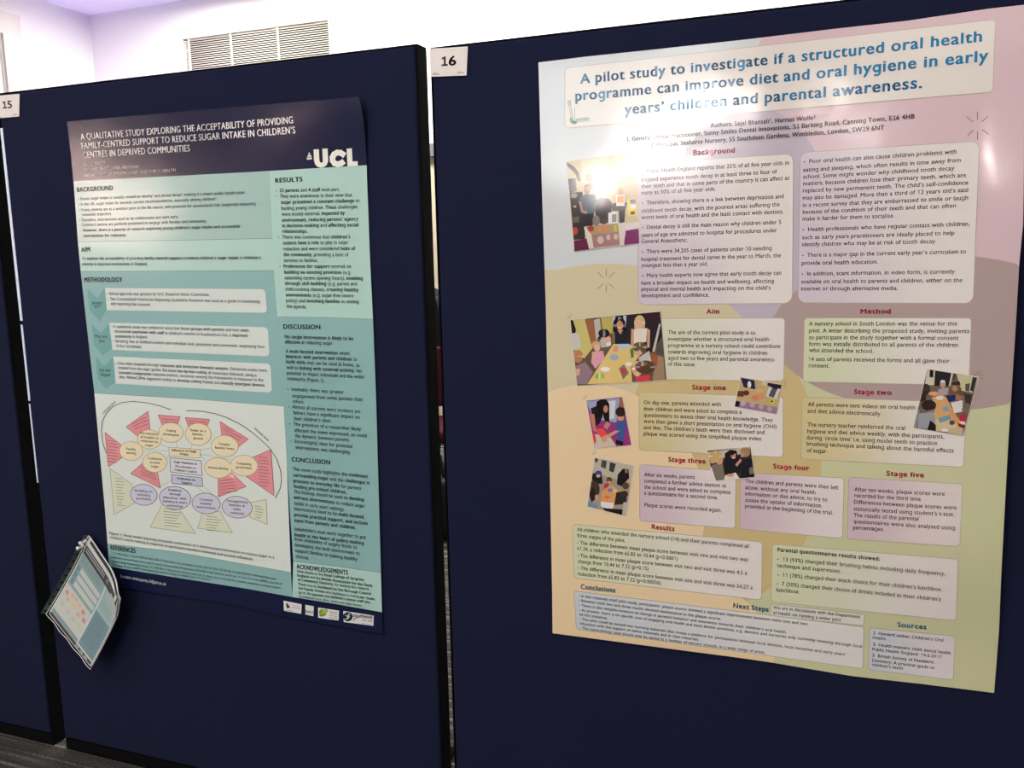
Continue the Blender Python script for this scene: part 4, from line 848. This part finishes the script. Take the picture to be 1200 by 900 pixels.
# printed photographs
def photo(corners, z, base, shapes, label, border=True):
    pr = Print(SB); q = corners
    pr.panel(q, .3, base, OFF_TXT + .00015, (214, 206, 196), .7)
    o = OFF_TXT + .0002
    for s in shapes:
        o += 0.000012
        if s[0] == 'e':
            n = 24; cx_, cy_, rx, ry = s[2:6]; pts = [z(cx_ + rx * math.cos(2 * math.pi * k / n), cy_ + ry * math.sin(2 * math.pi * k / n)) for k in range(n)]
        else: pts = [z(*s[2:][i:i + 2]) for i in range(0, len(s) - 2, 2)]
        c = clip(pts, [Vector(v) for v in q])
        if len(c) > 2: pr.poly(c, s[1], o, 12)
    pr.build('printed_photo', M_INK_B, pb, label)
SK, SK2 = (196, 150, 120), (150, 105, 85)
z = Z(660, 180, 7.5)
photo([r3(97, 118), r3(428, 70), r3(437, 500), r3(133, 538)], z, (202, 184, 146), [
 ('p', (214, 200, 168), 160, 60, 400, 20, 400, 250, 170, 260), ('p', (86, 74, 58), 32, 78, 60, 90, 100, 115, 140, 170, 155, 240, 130, 242, 110, 180, 60, 130, 36, 110), ('p', (20, 20, 26), 45, 222, 115, 215, 122, 330, 60, 345),
 ('p', (46, 42, 42), 60, 345, 170, 335, 190, 620, 195, 750, 95, 760), ('e', (150, 145, 140), 95, 370, 30, 22), ('e', (170, 160, 150), 105, 465, 14, 12), ('e', (180, 70, 50), 110, 680, 22, 35), ('p', (96, 90, 84), 85, 560, 140, 550, 145, 600, 90, 610),
 ('p', (216, 206, 206), 540, 615, 665, 600, 668, 665, 540, 690), ('p', (118, 22, 92), 535, 680, 664, 658, 672, 788, 540, 806), ('p', (96, 26, 66), 98, 765, 215, 745, 235, 845, 100, 862),
 ('p', (150, 110, 70), 205, 185, 260, 180, 262, 240, 208, 245), ('p', (176, 140, 110), 320, 205, 460, 200, 460, 245, 320, 250),
 ('p', (230, 198, 74), 565, 395, 638, 388, 648, 545, 575, 548), ('p', (70, 120, 170), 590, 405, 636, 400, 638, 438, 592, 442), ('p', (222, 218, 206), 592, 450, 640, 446, 642, 480, 594, 484), ('p', (40, 46, 60), 594, 510, 630, 506, 632, 535, 596, 538),
 ('p', (40, 38, 41), 285, 415, 330, 385, 400, 395, 430, 430, 420, 610, 285, 610), ('e', (192, 182, 168), 342, 330, 32, 44), ('e', (205, 165, 140), 348, 340, 20, 28),
 ('p', (84, 82, 84), 425, 445, 470, 430, 565, 430, 550, 500, 430, 505), ('p', (28, 24, 30), 490, 495, 548, 490, 540, 610, 495, 610), ('e', (196, 154, 120), 505, 335, 26, 36), ('p', (232, 224, 210), 466, 365, 542, 358, 542, 460, 468, 462), ('p', (228, 176, 108), 476, 378, 530, 372, 532, 430, 478, 434),
 ('e', SK2, 240, 285, 26, 34), ('e', (150, 106, 86), 213, 312, 28, 42), ('p', (96, 66, 50), 184, 300, 195, 272, 232, 268, 242, 300, 225, 290, 200, 290), ('p', (88, 106, 116), 145, 390, 200, 355, 280, 360, 305, 430, 275, 525, 170, 530), ('p', (190, 145, 120), 138, 420, 160, 420, 175, 500, 215, 510, 205, 530, 160, 515), ('p', (26, 23, 29), 172, 530, 272, 525, 262, 645, 190, 645),
 ('p', (214, 204, 196), 185, 650, 195, 640, 480, 612, 545, 605, 550, 700, 532, 805, 500, 810, 490, 690, 250, 712, 270, 830, 230, 838), ('p', (172, 148, 104), 195, 642, 482, 615, 492, 690, 252, 712), ('p', (160, 122, 116), 250, 712, 490, 690, 500, 800, 270, 828), ('e', (205, 180, 168), 330, 760, 28, 34), ('e', (205, 180, 168), 400, 735, 18, 26), ('e', (205, 180, 168), 465, 730, 20, 26),
 ('e', (170, 60, 50), 245, 660, 28, 26), ('e', (214, 130, 100), 330, 660, 22, 24), ('e', (214, 130, 100), 375, 650, 18, 24), ('p', (190, 190, 60), 445, 630, 470, 625, 475, 680, 450, 685), ('e', (126, 118, 112), 292, 590, 32, 48), ('p', (60, 50, 50), 335, 580, 378, 575, 380, 618, 338, 622), ('p', (228, 226, 224), 400, 520, 480, 510, 480, 610, 398, 618), ('p', (150, 148, 146), 430, 535, 470, 530, 470, 600, 432, 604)],
 'small photo of a group behind a stall')
z = Z(660, 360, 10)
photo([r5(115, 100), r5(537, 60), r5(565, 380), r5(147, 407)], z, (104, 84, 66), [
 ('p', (198, 188, 116), 92, 150, 270, 135, 345, 480, 250, 600, 140, 520), ('p', (186, 172, 90), 445, 120, 585, 108, 580, 300, 470, 320), ('p', (152, 98, 64), 255, 142, 350, 134, 402, 420, 330, 430), ('p', (190, 182, 172), 360, 150, 430, 128, 452, 290, 390, 390), ('p', (24, 22, 22), 90, 150, 115, 150, 152, 260, 148, 300, 105, 305), ('p', (196, 196, 190), 105, 310, 180, 300, 215, 470, 125, 500),
 ('p', (44, 34, 40), 590, 105, 1130, 55, 1160, 340, 1050, 530, 600, 425), ('p', (176, 194, 208), 582, 108, 615, 104, 600, 190, 580, 210), ('p', (186, 198, 208), 705, 98, 742, 95, 738, 200, 715, 215), ('p', (60, 24, 34), 950, 85, 1128, 62, 1128, 110, 960, 130), ('p', (190, 184, 172), 1125, 190, 1145, 200, 1075, 520, 1045, 520), ('p', (84, 80, 70), 1100, 420, 1165, 400, 1170, 560, 1090, 540), ('p', (156, 130, 100), 1080, 560, 1175, 580, 1195, 850, 1050, 862),
 ('p', (220, 194, 122), 590, 430, 840, 440, 900, 560, 800, 700, 810, 885, 285, 900),
 ('e', (24, 19, 21), 660, 215, 78, 100), ('p', (24, 19, 21), 585, 230, 740, 230, 745, 350, 600, 360), ('e', (196, 140, 112), 665, 212, 38, 54), ('p', (226, 200, 190), 648, 232, 690, 232, 680, 246, 655, 246), ('p', (32, 32, 42), 600, 290, 650, 268, 700, 268, 750, 295, 748, 420, 606, 426), ('p', (196, 142, 112), 635, 265, 705, 265, 675, 320), ('p', SK2, 580, 290, 605, 290, 610, 430, 590, 420),
 ('e', (196, 172, 122), 898, 185, 64, 92), ('p', (196, 172, 122), 838, 190, 960, 190, 955, 310, 835, 310), ('e', (218, 172, 142), 890, 200, 38, 56), ('p', (224, 214, 198), 830, 262, 880, 250, 925, 250, 985, 245, 975, 405, 830, 425), ('p', (206, 156, 126), 800, 250, 832, 258, 828, 440, 795, 445), ('p', (206, 156, 126), 985, 245, 1020, 270, 1015, 470, 985, 475),
 ('p', (176, 180, 184), 430, 380, 560, 400, 540, 460, 450, 475), ('e', (216, 170, 144), 505, 375, 58, 42), ('e', (34, 24, 24), 480, 305, 66, 52), ('p', (34, 24, 24), 410, 350, 440, 340, 440, 370, 415, 372), ('p', (224, 222, 222), 505, 420, 565, 400, 560, 450, 515, 455),
 ('p', (218, 156, 176), 350, 520, 470, 510, 490, 600, 380, 720, 330, 640), ('e', (200, 166, 120), 390, 440, 52, 46), ('e', (220, 176, 148), 400, 475, 36, 42), ('p', (214, 168, 140), 340, 530, 370, 520, 365, 650, 340, 640),
 ('p', (146, 120, 130), 145, 690, 260, 640, 355, 760, 282, 898, 160, 900), ('e', (180, 128, 84), 178, 575, 58, 75), ('p', (216, 168, 136), 150, 720, 205, 720, 190, 800, 155, 800),
 ('p', (156, 88, 54), 1030, 540, 1112, 560, 1102, 700, 1040, 690), ('p', (190, 190, 186), 885, 590, 1010, 510, 1040, 650, 900, 640), ('e', (104, 80, 60), 900, 468, 82, 62), ('e', (214, 168, 140), 880, 535, 50, 25),
 ('p', (206, 64, 76), 850, 810, 1015, 790, 1022, 865, 855, 872), ('e', (214, 168, 138), 870, 720, 60, 90), ('e', (88, 64, 46), 965, 700, 122, 78), ('e', (120, 90, 64), 930, 660, 60, 28),
 ('e', (156, 174, 192), 600, 585, 52, 36), ('p', (176, 196, 220), 635, 430, 775, 428, 790, 470, 660, 490), ('e', (232, 232, 232), 495, 725, 56, 28), ('e', (168, 180, 96), 430, 805, 60, 36), ('p', (130, 112, 98), 655, 715, 715, 668, 772, 770, 705, 845), ('e', (180, 70, 60), 708, 748, 30, 34), ('e', (230, 228, 226), 770, 665, 40, 24), ('p', (90, 120, 80), 785, 490, 825, 480, 830, 580, 800, 600), ('p', (216, 152, 128), 590, 460, 650, 450, 640, 520, 590, 520)],
 'small photo of adults and children around a table')
z = Z(680, 460, 6)
photo([r5(190, 478), r5(357, 460), r5(400, 685), r5(230, 703)], z, (152, 52, 122), [
 ('p', (150, 162, 192), 45, 62, 280, 38, 255, 210, 185, 200, 90, 180), ('p', (206, 208, 212), 200, 60, 250, 55, 240, 180, 205, 190), ('p', (154, 100, 66), 275, 34, 308, 30, 308, 110, 282, 110),
 ('p', (36, 26, 31), 75, 110, 130, 88, 160, 160, 140, 215, 100, 245), ('p', (196, 126, 106), 68, 150, 100, 150, 112, 255, 150, 270, 140, 285, 92, 265), ('p', (22, 18, 20), 118, 62, 150, 46, 185, 48, 206, 80, 206, 205, 178, 212, 160, 150, 120, 190, 104, 140), ('e', (196, 130, 108), 180, 115, 16, 26),
 ('p', (196, 138, 112), 185, 200, 215, 220, 190, 260, 165, 240), ('p', (64, 88, 146), 245, 212, 318, 188, 324, 245, 302, 345, 262, 332), ('e', (206, 150, 122), 285, 178, 24, 20), ('e', (48, 32, 26), 284, 135, 36, 34), ('p', (30, 26, 32), 252, 330, 304, 345, 302, 372, 250, 362),
 ('p', (204, 190, 170), 98, 290, 205, 300, 255, 375, 105, 394), ('p', (230, 80, 64), 112, 255, 160, 250, 192, 288, 150, 318, 128, 292), ('p', (220, 70, 60), 80, 290, 106, 290, 116, 352, 92, 345), ('p', (206, 150, 122), 248, 265, 282, 268, 200, 318, 160, 310), ('e', (200, 145, 118), 170, 330, 20, 18)],
 'small photo of a woman helping a child at a table')
photo([r7(230, 65), r7(410, 102), r7(373, 337), r7(195, 292)], z, (158, 148, 130), [
 ('p', (186, 178, 160), 105, 455, 375, 510, 360, 640, 90, 560), ('p', (66, 70, 66), 155, 472, 188, 480, 180, 535, 145, 520), ('p', (58, 62, 60), 210, 488, 252, 500, 235, 562, 204, 550), ('p', (70, 66, 62), 105, 460, 128, 465, 120, 490, 102, 485), ('p', (34, 28, 28), 80, 570, 150, 560, 160, 640, 90, 640),
 ('p', (218, 156, 100), 150, 700, 222, 648, 275, 690, 245, 770, 232, 818, 150, 782), ('p', (228, 222, 216), 145, 765, 238, 775, 228, 824, 148, 800), ('e', (110, 128, 170), 212, 685, 18, 14), ('e', (220, 120, 70), 190, 735, 18, 12), ('e', (226, 190, 140), 245, 690, 14, 12),
 ('p', (27, 24, 27), 265, 575, 300, 535, 340, 538, 346, 600, 290, 658, 258, 642), ('e', (150, 106, 88), 325, 552, 10, 14), ('e', (60, 64, 156), 130, 564, 24, 16), ('e', (206, 160, 130), 128, 585, 15, 11), ('e', (96, 64, 46), 205, 612, 20, 20), ('e', (206, 160, 130), 205, 630, 12, 10), ('p', (190, 50, 60), 170, 640, 205, 632, 195, 665, 165, 675),
 ('e', (70, 52, 42), 98, 680, 40, 62), ('p', (40, 34, 34), 60, 700, 95, 660, 120, 740, 80, 770), ('e', (204, 156, 126), 118, 735, 14, 20), ('p', (112, 142, 168), 55, 760, 120, 790, 134, 835, 52, 805), ('p', (46, 40, 40), 255, 700, 330, 690, 325, 780, 240, 790), ('e', (60, 42, 34), 310, 712, 28, 22), ('e', (96, 66, 44), 320, 655, 24, 24), ('p', (34, 30, 32), 160, 810, 300, 820, 300, 865, 180, 836), ('p', (186, 180, 168), 305, 770, 345, 770, 320, 868, 296, 860)],
 'small photo of a nursery class around an orange table')
z = Z(825, 430, 6.43)
photo([r5(912, 368), r5(1107, 403), r5(1080, 540), r5(885, 505)], z, (192, 168, 116), [
 ('p', (32, 36, 78), 278, 80, 380, 100, 388, 168, 300, 152), ('e', (224, 218, 206), 342, 132, 14, 26), ('p', (40, 36, 44), 440, 112, 586, 135, 575, 170, 500, 150), ('p', (206, 198, 172), 440, 110, 480, 116, 476, 140, 436, 134), ('p', (84, 66, 44), 255, 180, 300, 180, 300, 225, 250, 220),
 ('e', (114, 42, 34), 318, 195, 24, 20), ('e', (210, 130, 96), 385, 232, 28, 20), ('e', (216, 146, 108), 430, 222, 24, 22), ('e', (222, 170, 120), 420, 180, 26, 14), ('p', (206, 204, 200), 490, 150, 578, 165, 545, 245, 468, 218), ('p', (84, 86, 92), 515, 155, 555, 162, 525, 232, 486, 218), ('p', (40, 36, 36), 520, 148, 560, 155, 555, 168, 518, 160), ('e', (214, 200, 70), 515, 258, 18, 20), ('e', (60, 60, 40), 512, 258, 7, 8),
 ('p', (156, 124, 146), 236, 250, 562, 305, 543, 356, 230, 298), ('e', (190, 166, 186), 295, 272, 20, 20), ('e', (184, 160, 178), 365, 285, 20, 20), ('e', (184, 160, 178), 430, 300, 18, 18), ('e', (184, 160, 178), 495, 315, 18, 18), ('p', (24, 20, 26), 236, 252, 272, 262, 266, 300, 230, 294)],
 'small tilted photo of a stall table with leaflets')
photo([r5(757, 712), r5(957, 695), r5(978, 835), r5(783, 853)], z, (46, 40, 38), [
 ('p', (192, 182, 168), 30, 640, 345, 600, 345, 640, 255, 660, 130, 690, 40, 700), ('p', (30, 27, 30), 158, 650, 200, 622, 245, 630, 262, 700, 300, 760, 250, 805, 155, 792), ('e', (190, 138, 114), 222, 668, 20, 24), ('e', (224, 222, 220), 226, 684, 10, 4), ('e', (26, 22, 24), 205, 645, 28, 20),
 ('p', (28, 28, 36), 282, 700, 360, 690, 386, 828, 280, 832), ('e', (164, 130, 90), 312, 640, 38, 38), ('e', (190, 140, 112), 290, 660, 14, 20), ('p', (120, 110, 96), 340, 760, 370, 750, 380, 800, 345, 810), ('p', (196, 148, 120), 235, 735, 275, 690, 285, 705, 250, 750),
 ('p', (222, 216, 208), 46, 750, 90, 780, 105, 855, 68, 858), ('p', (124, 114, 98), 52, 740, 140, 715, 162, 860, 92, 855), ('e', (208, 152, 124), 116, 700, 28, 34), ('e', (196, 166, 108), 88, 672, 50, 42), ('p', (196, 166, 108), 40, 680, 95, 690, 85, 725, 50, 725), ('p', (224, 218, 210), 160, 815, 240, 795, 268, 838, 150, 852), ('e', (208, 150, 122), 200, 815, 28, 12)],
 'small photo of three people talking')
z = Z(1060, 430, 9)
photo([r6(747, 330), r6(985, 368), r6(912, 643), r6(683, 603)], z, (112, 96, 84), [
 ('p', (202, 192, 172), 240, 22, 322, 32, 310, 190, 215, 190), ('p', (42, 38, 38), 325, 40, 496, 65, 470, 200, 315, 200), ('p', (212, 204, 184), 494, 62, 512, 66, 480, 200, 466, 200), ('p', (80, 74, 66), 512, 66, 548, 74, 530, 140, 500, 130), ('p', (196, 192, 152), 548, 74, 775, 105, 720, 270, 600, 250, 570, 150), ('p', (26, 24, 25), 265, 28, 306, 32, 302, 110, 262, 105), ('p', (50, 46, 46), 718, 105, 765, 112, 722, 262, 690, 245), ('p', (90, 84, 70), 640, 180, 690, 170, 680, 260, 640, 250),
 ('p', (168, 158, 158), 350, 240, 400, 220, 465, 220, 452, 292, 370, 292), ('e', (192, 152, 126), 402, 180, 30, 38), ('e', (206, 206, 206), 402, 152, 26, 16), ('p', (112, 84, 64), 470, 240, 540, 200, 600, 220, 590, 290, 480, 290), ('e', (176, 130, 100), 530, 225, 30, 32), ('p', (52, 46, 40), 495, 160, 580, 150, 590, 190, 510, 190),
 ('p', (36, 40, 94), 428, 302, 540, 292, 530, 352, 462, 368), ('e', (60, 46, 40), 225, 235, 45, 60), ('p', (52, 42, 38), 170, 280, 230, 260, 225, 350, 165, 370), ('p', (210, 164, 108), 285, 320, 400, 288, 440, 320, 500, 440, 630, 640, 500, 690, 328, 672, 305, 480, 330, 420), ('p', (206, 190, 150), 320, 560, 420, 520, 560, 610, 500, 690, 328, 672), ('p', (214, 150, 90), 460, 460, 500, 450, 600, 610, 560, 620),
 ('e', (216, 216, 212), 370, 325, 40, 22), ('e', (210, 160, 112), 310, 280, 60, 22), ('e', (126, 156, 176), 435, 440, 36, 28), ('p', (124, 156, 160), 350, 540, 480, 500, 490, 550, 370, 590), ('e', (70, 80, 90), 500, 585, 30, 26),
 ('p', (218, 214, 208), 485, 375, 612, 350, 610, 470, 525, 485), ('e', (156, 110, 90), 575, 310, 38, 46), ('e', (100, 76, 60), 600, 275, 46, 26), ('p', (60, 50, 50), 630, 280, 712, 290, 690, 392, 640, 372), ('p', (120, 104, 88), 600, 440, 680, 420, 670, 480, 610, 480), ('p', (182, 44, 64), 575, 515, 640, 488, 655, 565, 590, 580), ('p', (220, 214, 210), 570, 570, 640, 575, 640, 610, 600, 600), ('p', (120, 24, 36), 560, 590, 640, 620, 620, 650, 570, 620),
 ('p', (150, 154, 160), 150, 490, 300, 470, 325, 560, 310, 660, 140, 640), ('e', (190, 146, 122), 270, 440, 40, 26), ('e', (50, 36, 32), 255, 402, 78, 56), ('p', (28, 24, 26), 270, 560, 330, 610, 330, 672, 240, 660), ('p', (142, 136, 132), 130, 470, 160, 450, 130, 640, 98, 632), ('p', (194, 178, 144), 440, 650, 620, 640, 608, 730, 450, 690), ('e', (222, 220, 216), 425, 665, 36, 18)],
 'small tilted photo of children seated along an orange table')

# ------------------------------------------------------------------ number cards
def number_card(q, num, nb, label, marks):
    P = [on_y(x, y, -0.003) for x, y in q]
    o0 = (P[0] + P[1] + P[2] + P[3]) / 4
    t = thing('number_card', label, 'number card', tuple(o0), 'white number cards at the board corners')
    bm = bmesh.new(); f = [bm.verts.new(v + Vector((0, -0.0008, 0))) for v in P]; b = [bm.verts.new(v + Vector((0, 0.0008, 0))) for v in P]
    bm.faces.new(f); bm.faces.new(b[::-1])
    for i in range(4): bm.faces.new((f[i], f[(i + 1) % 4], b[(i + 1) % 4], b[i]))
    obj('card', bm, M_CARD, t)
    S = Surface(0.0042, lambda X, Z_: 0.0)
    V, F, w = layout(num, 2); a, b_ = S.at(*nb[0]), S.at(*nb[1]); d = b_ - a; up = Vector((-d.y, d.x)).normalized()
    h = (S.at(nb[0][0], nb[0][1] - nb[2]) - S.at(*nb[0])).length / 0.69
    bm = bmesh.new(); vs = [bm.verts.new(S.point(a + d * (x / w) + up * (y * h), 0)) for x, y in V]
    for fc in F:
        try: bm.faces.new([vs[i] for i in fc])
        except ValueError: pass
    obj('number', bm, M_CARDINK, t)
    for (x0, y0, x1, y1) in marks:
        bm = bmesh.new(); n = 5
        for k in range(n):
            xa, xb = x0 + (x1 - x0) * (k + .1) / n, x0 + (x1 - x0) * (k + .8) / n; hh = (y1 - y0) * (0.6 + .4 * ((k * 3) % 4) / 3)
            bm.faces.new([bm.verts.new(S.point(S.at(u, v), 0)) for u, v in ((xa, y1 - hh), (xb, y1 - hh), (xb, y1), (xa, y1))])
        obj('small_print', bm, M_CARDGREY, t)
number_card([(503.4, 57.2), (548.2, 54.6), (546.8, 88.4), (504.2, 90)], '16', ((517.2, 77.6), (534.6, 76.2), 11), 'white card reading 16 at the top corner of the right board', [(506.5, 85, 515, 87.6), (535.5, 83.6, 544, 86)])
number_card([(-15, 113.4), (23, 110), (22.6, 136.4), (-14.5, 139.6)], '15', ((3.3, 127.4), (14.4, 126.4), 8.6), 'white card reading 15 at the left edge of the photo', [(15, 133.2, 20.5, 135), (-8, 136, 2, 137.6)])

# ------------------------------------------------------------------ leaflets in a clear punched pocket, hung on two pins
TLp, TRp, BRp, BLp = on_y(104.8, 627.8, -0.016), on_y(149.2, 694.5, -0.05), on_y(106.3, 783, -0.062), on_y(55.6, 719, -0.036)
class Leaf:
    def __init__(s, shift, off): s.sh, s.off = shift, off
    def at(s, u, v): return Vector((u, v))
    def point(s, q, off):
        u, v = q[0], q[1]; u0, v0 = u, v
        P = (TLp * (1 - u) + TRp * u) * (1 - v) + (BLp * (1 - u) + BRp * u) * v
        n = (TRp - TLp).cross(BLp - TLp).normalized()
        if n.y > 0: n = -n
        up = (TLp - BLp).normalized(); rt = (TRp - TLp).normalized()
        curl = 0.016 * smooth((u - .55) / .45) * smooth((.35 - v) / .35) - 0.006 * math.sin(math.pi * v)
        P = P - up * 0.012 * smooth((u - .7) / .3) * smooth((.3 - v) / .3) * 0
        return P + n * (curl + s.off + off) + up * s.sh + Vector((0, 0, 0))
def leaf_sheet(name, surf, m, parent, col, u0, u1, v0, v1, art=None, label=None, rnd=0.0):
    pr = Print(surf)
    n = 24
    g = [(u0 + (u1 - u0) * i / n, v0 + (v1 - v0) * j / n) for j in range(n + 1) for i in range(n + 1)]
    g = [(u, v) if not rnd else (u, v + rnd * smooth((u - u1 + .22) / .22) * (1 - (v - v0) / (v1 - v0)) ** 6) for u, v in g]
    F = [(j * (n + 1) + i, j * (n + 1) + i + 1, (j + 1) * (n + 1) + i + 1, (j + 1) * (n + 1) + i) for j in range(n) for i in range(n)]
    pr._add([surf.point(q, 0) for q in g], F, [lin(col)] * len(F)); pr._add([surf.point(q, -0.0003) for q in g], F, [lin(col)] * len(F))
    if art: art(pr)
    return pr.build(name, m, parent)
def leaf_art(pr):
    def R4(u0, v0, u1, v1, c, o=.0003):
        n = 8; v0 *= .945; v1 *= .945
        for k in range(n):
            for j in range(n):
                a, b = u0 + (u1 - u0) * k / n, u0 + (u1 - u0) * (k + 1) / n; e, f = v0 + (v1 - v0) * j / n, v0 + (v1 - v0) * (j + 1) / n
                pr._add([pr.surf.point(q, o) for q in ((a, e), (b, e), (b, f), (a, f))], [(0, 1, 2, 3)], [lin(c)])
    R4(.03, .045, .97, .15, (62, 60, 66)); R4(.03, .15, .62, .56, (150, 176, 180)); R4(.64, .15, .97, .46, (176, 198, 196)); R4(.64, .46, .97, .93, (128, 156, 166))
    R4(.03, .56, .62, .90, (212, 212, 204)); R4(.03, .90, .62, .945, (140, 166, 172)); R4(.03, .95, .97, .985, (52, 52, 60))
    for k in range(3): R4(.13, .29 + .085 * k, .60, .35 + .085 * k, (208, 212, 208), .0005); R4(.05, .29 + .085 * k, .11, .36 + .085 * k, (112, 150, 156), .0005)
    for k in range(4): R4(.06, .175 + .022 * k, .5 + .03 * (k % 3), .183 + .022 * k, (120, 140, 146), .0005)
    for k in range(9): R4(.67, .18 + .028 * k, .88 + .02 * (k % 3), .188 + .028 * k, (142, 160, 164), .0005)
    for k in range(13): R4(.67, .49 + .03 * k, .88 + .02 * (k % 3), .498 + .03 * k, (104, 130, 140), .0005)
    for k in range(2): R4(.06, .065 + .03 * k, .66, .078 + .03 * k, (190, 186, 188), .0005)
    R4(.78, .115, .93, .14, (206, 204, 204), .0005)
    for k in range(3): R4(.62 + .1 * k, .958, .69 + .1 * k, .977, (186, 188, 186), .0005)
    for (u, v, c, r) in ((.10, .64, PNK, .035), (.20, .61, (226, 190, 150), .035), (.29, .60, (226, 190, 150), .04), (.38, .61, (226, 190, 150), .035), (.48, .63, (222, 150, 140), .04), (.55, .69, PNK, .04), (.16, .69, (226, 190, 150), .035), (.43, .70, (226, 180, 150), .04), (.30, .68, (224, 206, 168), .05), (.12, .78, (196, 200, 208), .035), (.26, .79, (196, 200, 208), .04), (.40, .79, (196, 200, 208), .04), (.52, .78, (206, 212, 186), .035)):
        pr._add([pr.surf.point((u + r * math.cos(a * .5236), v * .945 + r * .62 * math.sin(a * .5236)), .0006) for a in range(12)], [tuple(range(12))], [lin(c)])
lf = thing('leaflet', 'small turquoise copy of the poster, front sheet in the clear hanging pocket', 'leaflet', tuple(TLp), 'leaflets in the hanging pocket')
leaf_sheet('sheet', Leaf(-0.014, 0.0), M_INK_C, lf, (226, 228, 226), .02, .985, .0, .94, leaf_art, rnd=.05)
def back_art(pr):
    n = 10
    for k in range(n):
        a, b = .05 + .86 * k / n, .05 + .86 * (k + 1) / n
        pr._add([pr.surf.point(q, .0003) for q in ((a, .014 + .04 * smooth((a - .75) / .2)), (b, .014 + .04 * smooth((b - .75) / .2)), (b, .06 + .04 * smooth((b - .75) / .2)), (a, .06 + .04 * smooth((a - .75) / .2)))], [(0, 1, 2, 3)], [lin((58, 56, 62))])
lf2 = thing('leaflet', 'second leaflet, peeking out above the front sheet in the clear hanging pocket', 'leaflet', tuple(TLp), 'leaflets in the hanging pocket')
leaf_sheet('sheet', Leaf(-0.002, -0.0025), M_INK_C, lf2, (222, 224, 222), .0, .995, .0, .97, back_art, rnd=.06)
pk = thing('plastic_pocket', 'clear punched plastic pocket hanging crookedly beside the turquoise poster', 'plastic pocket', tuple(TLp))
sF = Leaf(0.0, 0.0022)
bm = bmesh.new()
def film(surf):
    n = 20; u0, u1, v0, v1 = -.005, 1.01, -.0, 1.005
    g = [(u0 + (u1 - u0) * i / n, v0 + (v1 - v0) * j / n) for j in range(n + 1) for i in range(n + 1)]
    g = [(u, v + .06 * smooth((u - u1 + .22) / .22) * (1 - (v - v0) / (v1 - v0)) ** 6) for u, v in g]
    vs = [bm.verts.new(surf.point(q, 0)) for q in g]
    for j in range(n):
        for i in range(n): bm.faces.new((vs[j * (n + 1) + i], vs[j * (n + 1) + i + 1], vs[(j + 1) * (n + 1) + i + 1], vs[(j + 1) * (n + 1) + i]))
film(sF); film(Leaf(0.0, -0.0045))
obj('film', bm, M_FILM, pk, True, False)
# welded rim of the pocket
bm = bmesh.new(); rim = [(-.005, 0)] + [(u / 20, .06 * smooth((u / 20 - .79) / .22)) for u in range(1, 21)] + [(1.01, .06 + .945 * k / 12) for k in range(1, 13)]
add_tube(bm, [sF.point(q, 0) for q in rim], 0.0008, 6); obj('rim', bm, M_PIN, pk, True)
bm = bmesh.new(); rim = [(1.01 - 1.015 * k / 16, 1.005 + .006 * math.sin(k * 1.3)) for k in range(17)] + [(-.005, 1.0 - k / 16) for k in range(1, 17)]
add_tube(bm, [sF.point(q, 0) for q in rim], 0.0008, 6); obj('rim', bm, M_PIN, pk, True)
S0, S1 = on_y(98.5, 627.2, -0.010), on_y(47.5, 719.0, -0.026)
def strip_bm():
    bm = bmesh.new(); nn = 44; rows = []
    for k in range(nn + 1):
        v = k / nn; a = S0 * (1 - v) + S1 * v; b = Leaf(0, -0.001).point((-.006, v), 0)
        rows.append([a.lerp(b, t) for t in (0, .3, .7, 1)])
    vv = [[bm.verts.new(c) for c in r] for r in rows]
    for k in range(nn):
        for i in range(3):
            if i == 1 and k % 4 == 2: continue          # punched holes
            bm.faces.new((vv[k][i], vv[k][i + 1], vv[k + 1][i + 1], vv[k + 1][i]))
    r = bmesh.ops.solidify(bm, geom=bm.faces[:], thickness=0.0005)
    return bm
o = obj('punched_strip', strip_bm(), M_STRIP, pk); o['label'] = 'dark green punched edge strip'
def pin(x, y, dz, label):
    P = on_y(x, y, -0.03); t = thing('push_pin', label, 'push pin', (P.x, 0, P.z), 'pins holding the hanging pocket')
    bm = bmesh.new(); add_disc_stack(bm, [(-0.0005, .0055), (-0.004, .0058), (-0.006, .0035), (-0.016, .0032), (-0.018, .0052), (-0.021, .0048)][::-1], (P.x, -0.012, P.z), 'Y', 18); obj('head', bm, M_PIN, t, True)
    bm = bmesh.new(); add_tube(bm, [(P.x, -0.0125, P.z), (P.x, 0.004, P.z)], 0.0006, 8); obj('needle', bm, M_CHROME, t)
pin(94.5, 636.5, 0, 'upper white push pin at the top of the hanging plastic pocket')
pin(91.5, 642.5, 0, 'lower white push pin, just below the other one on the hanging pocket')
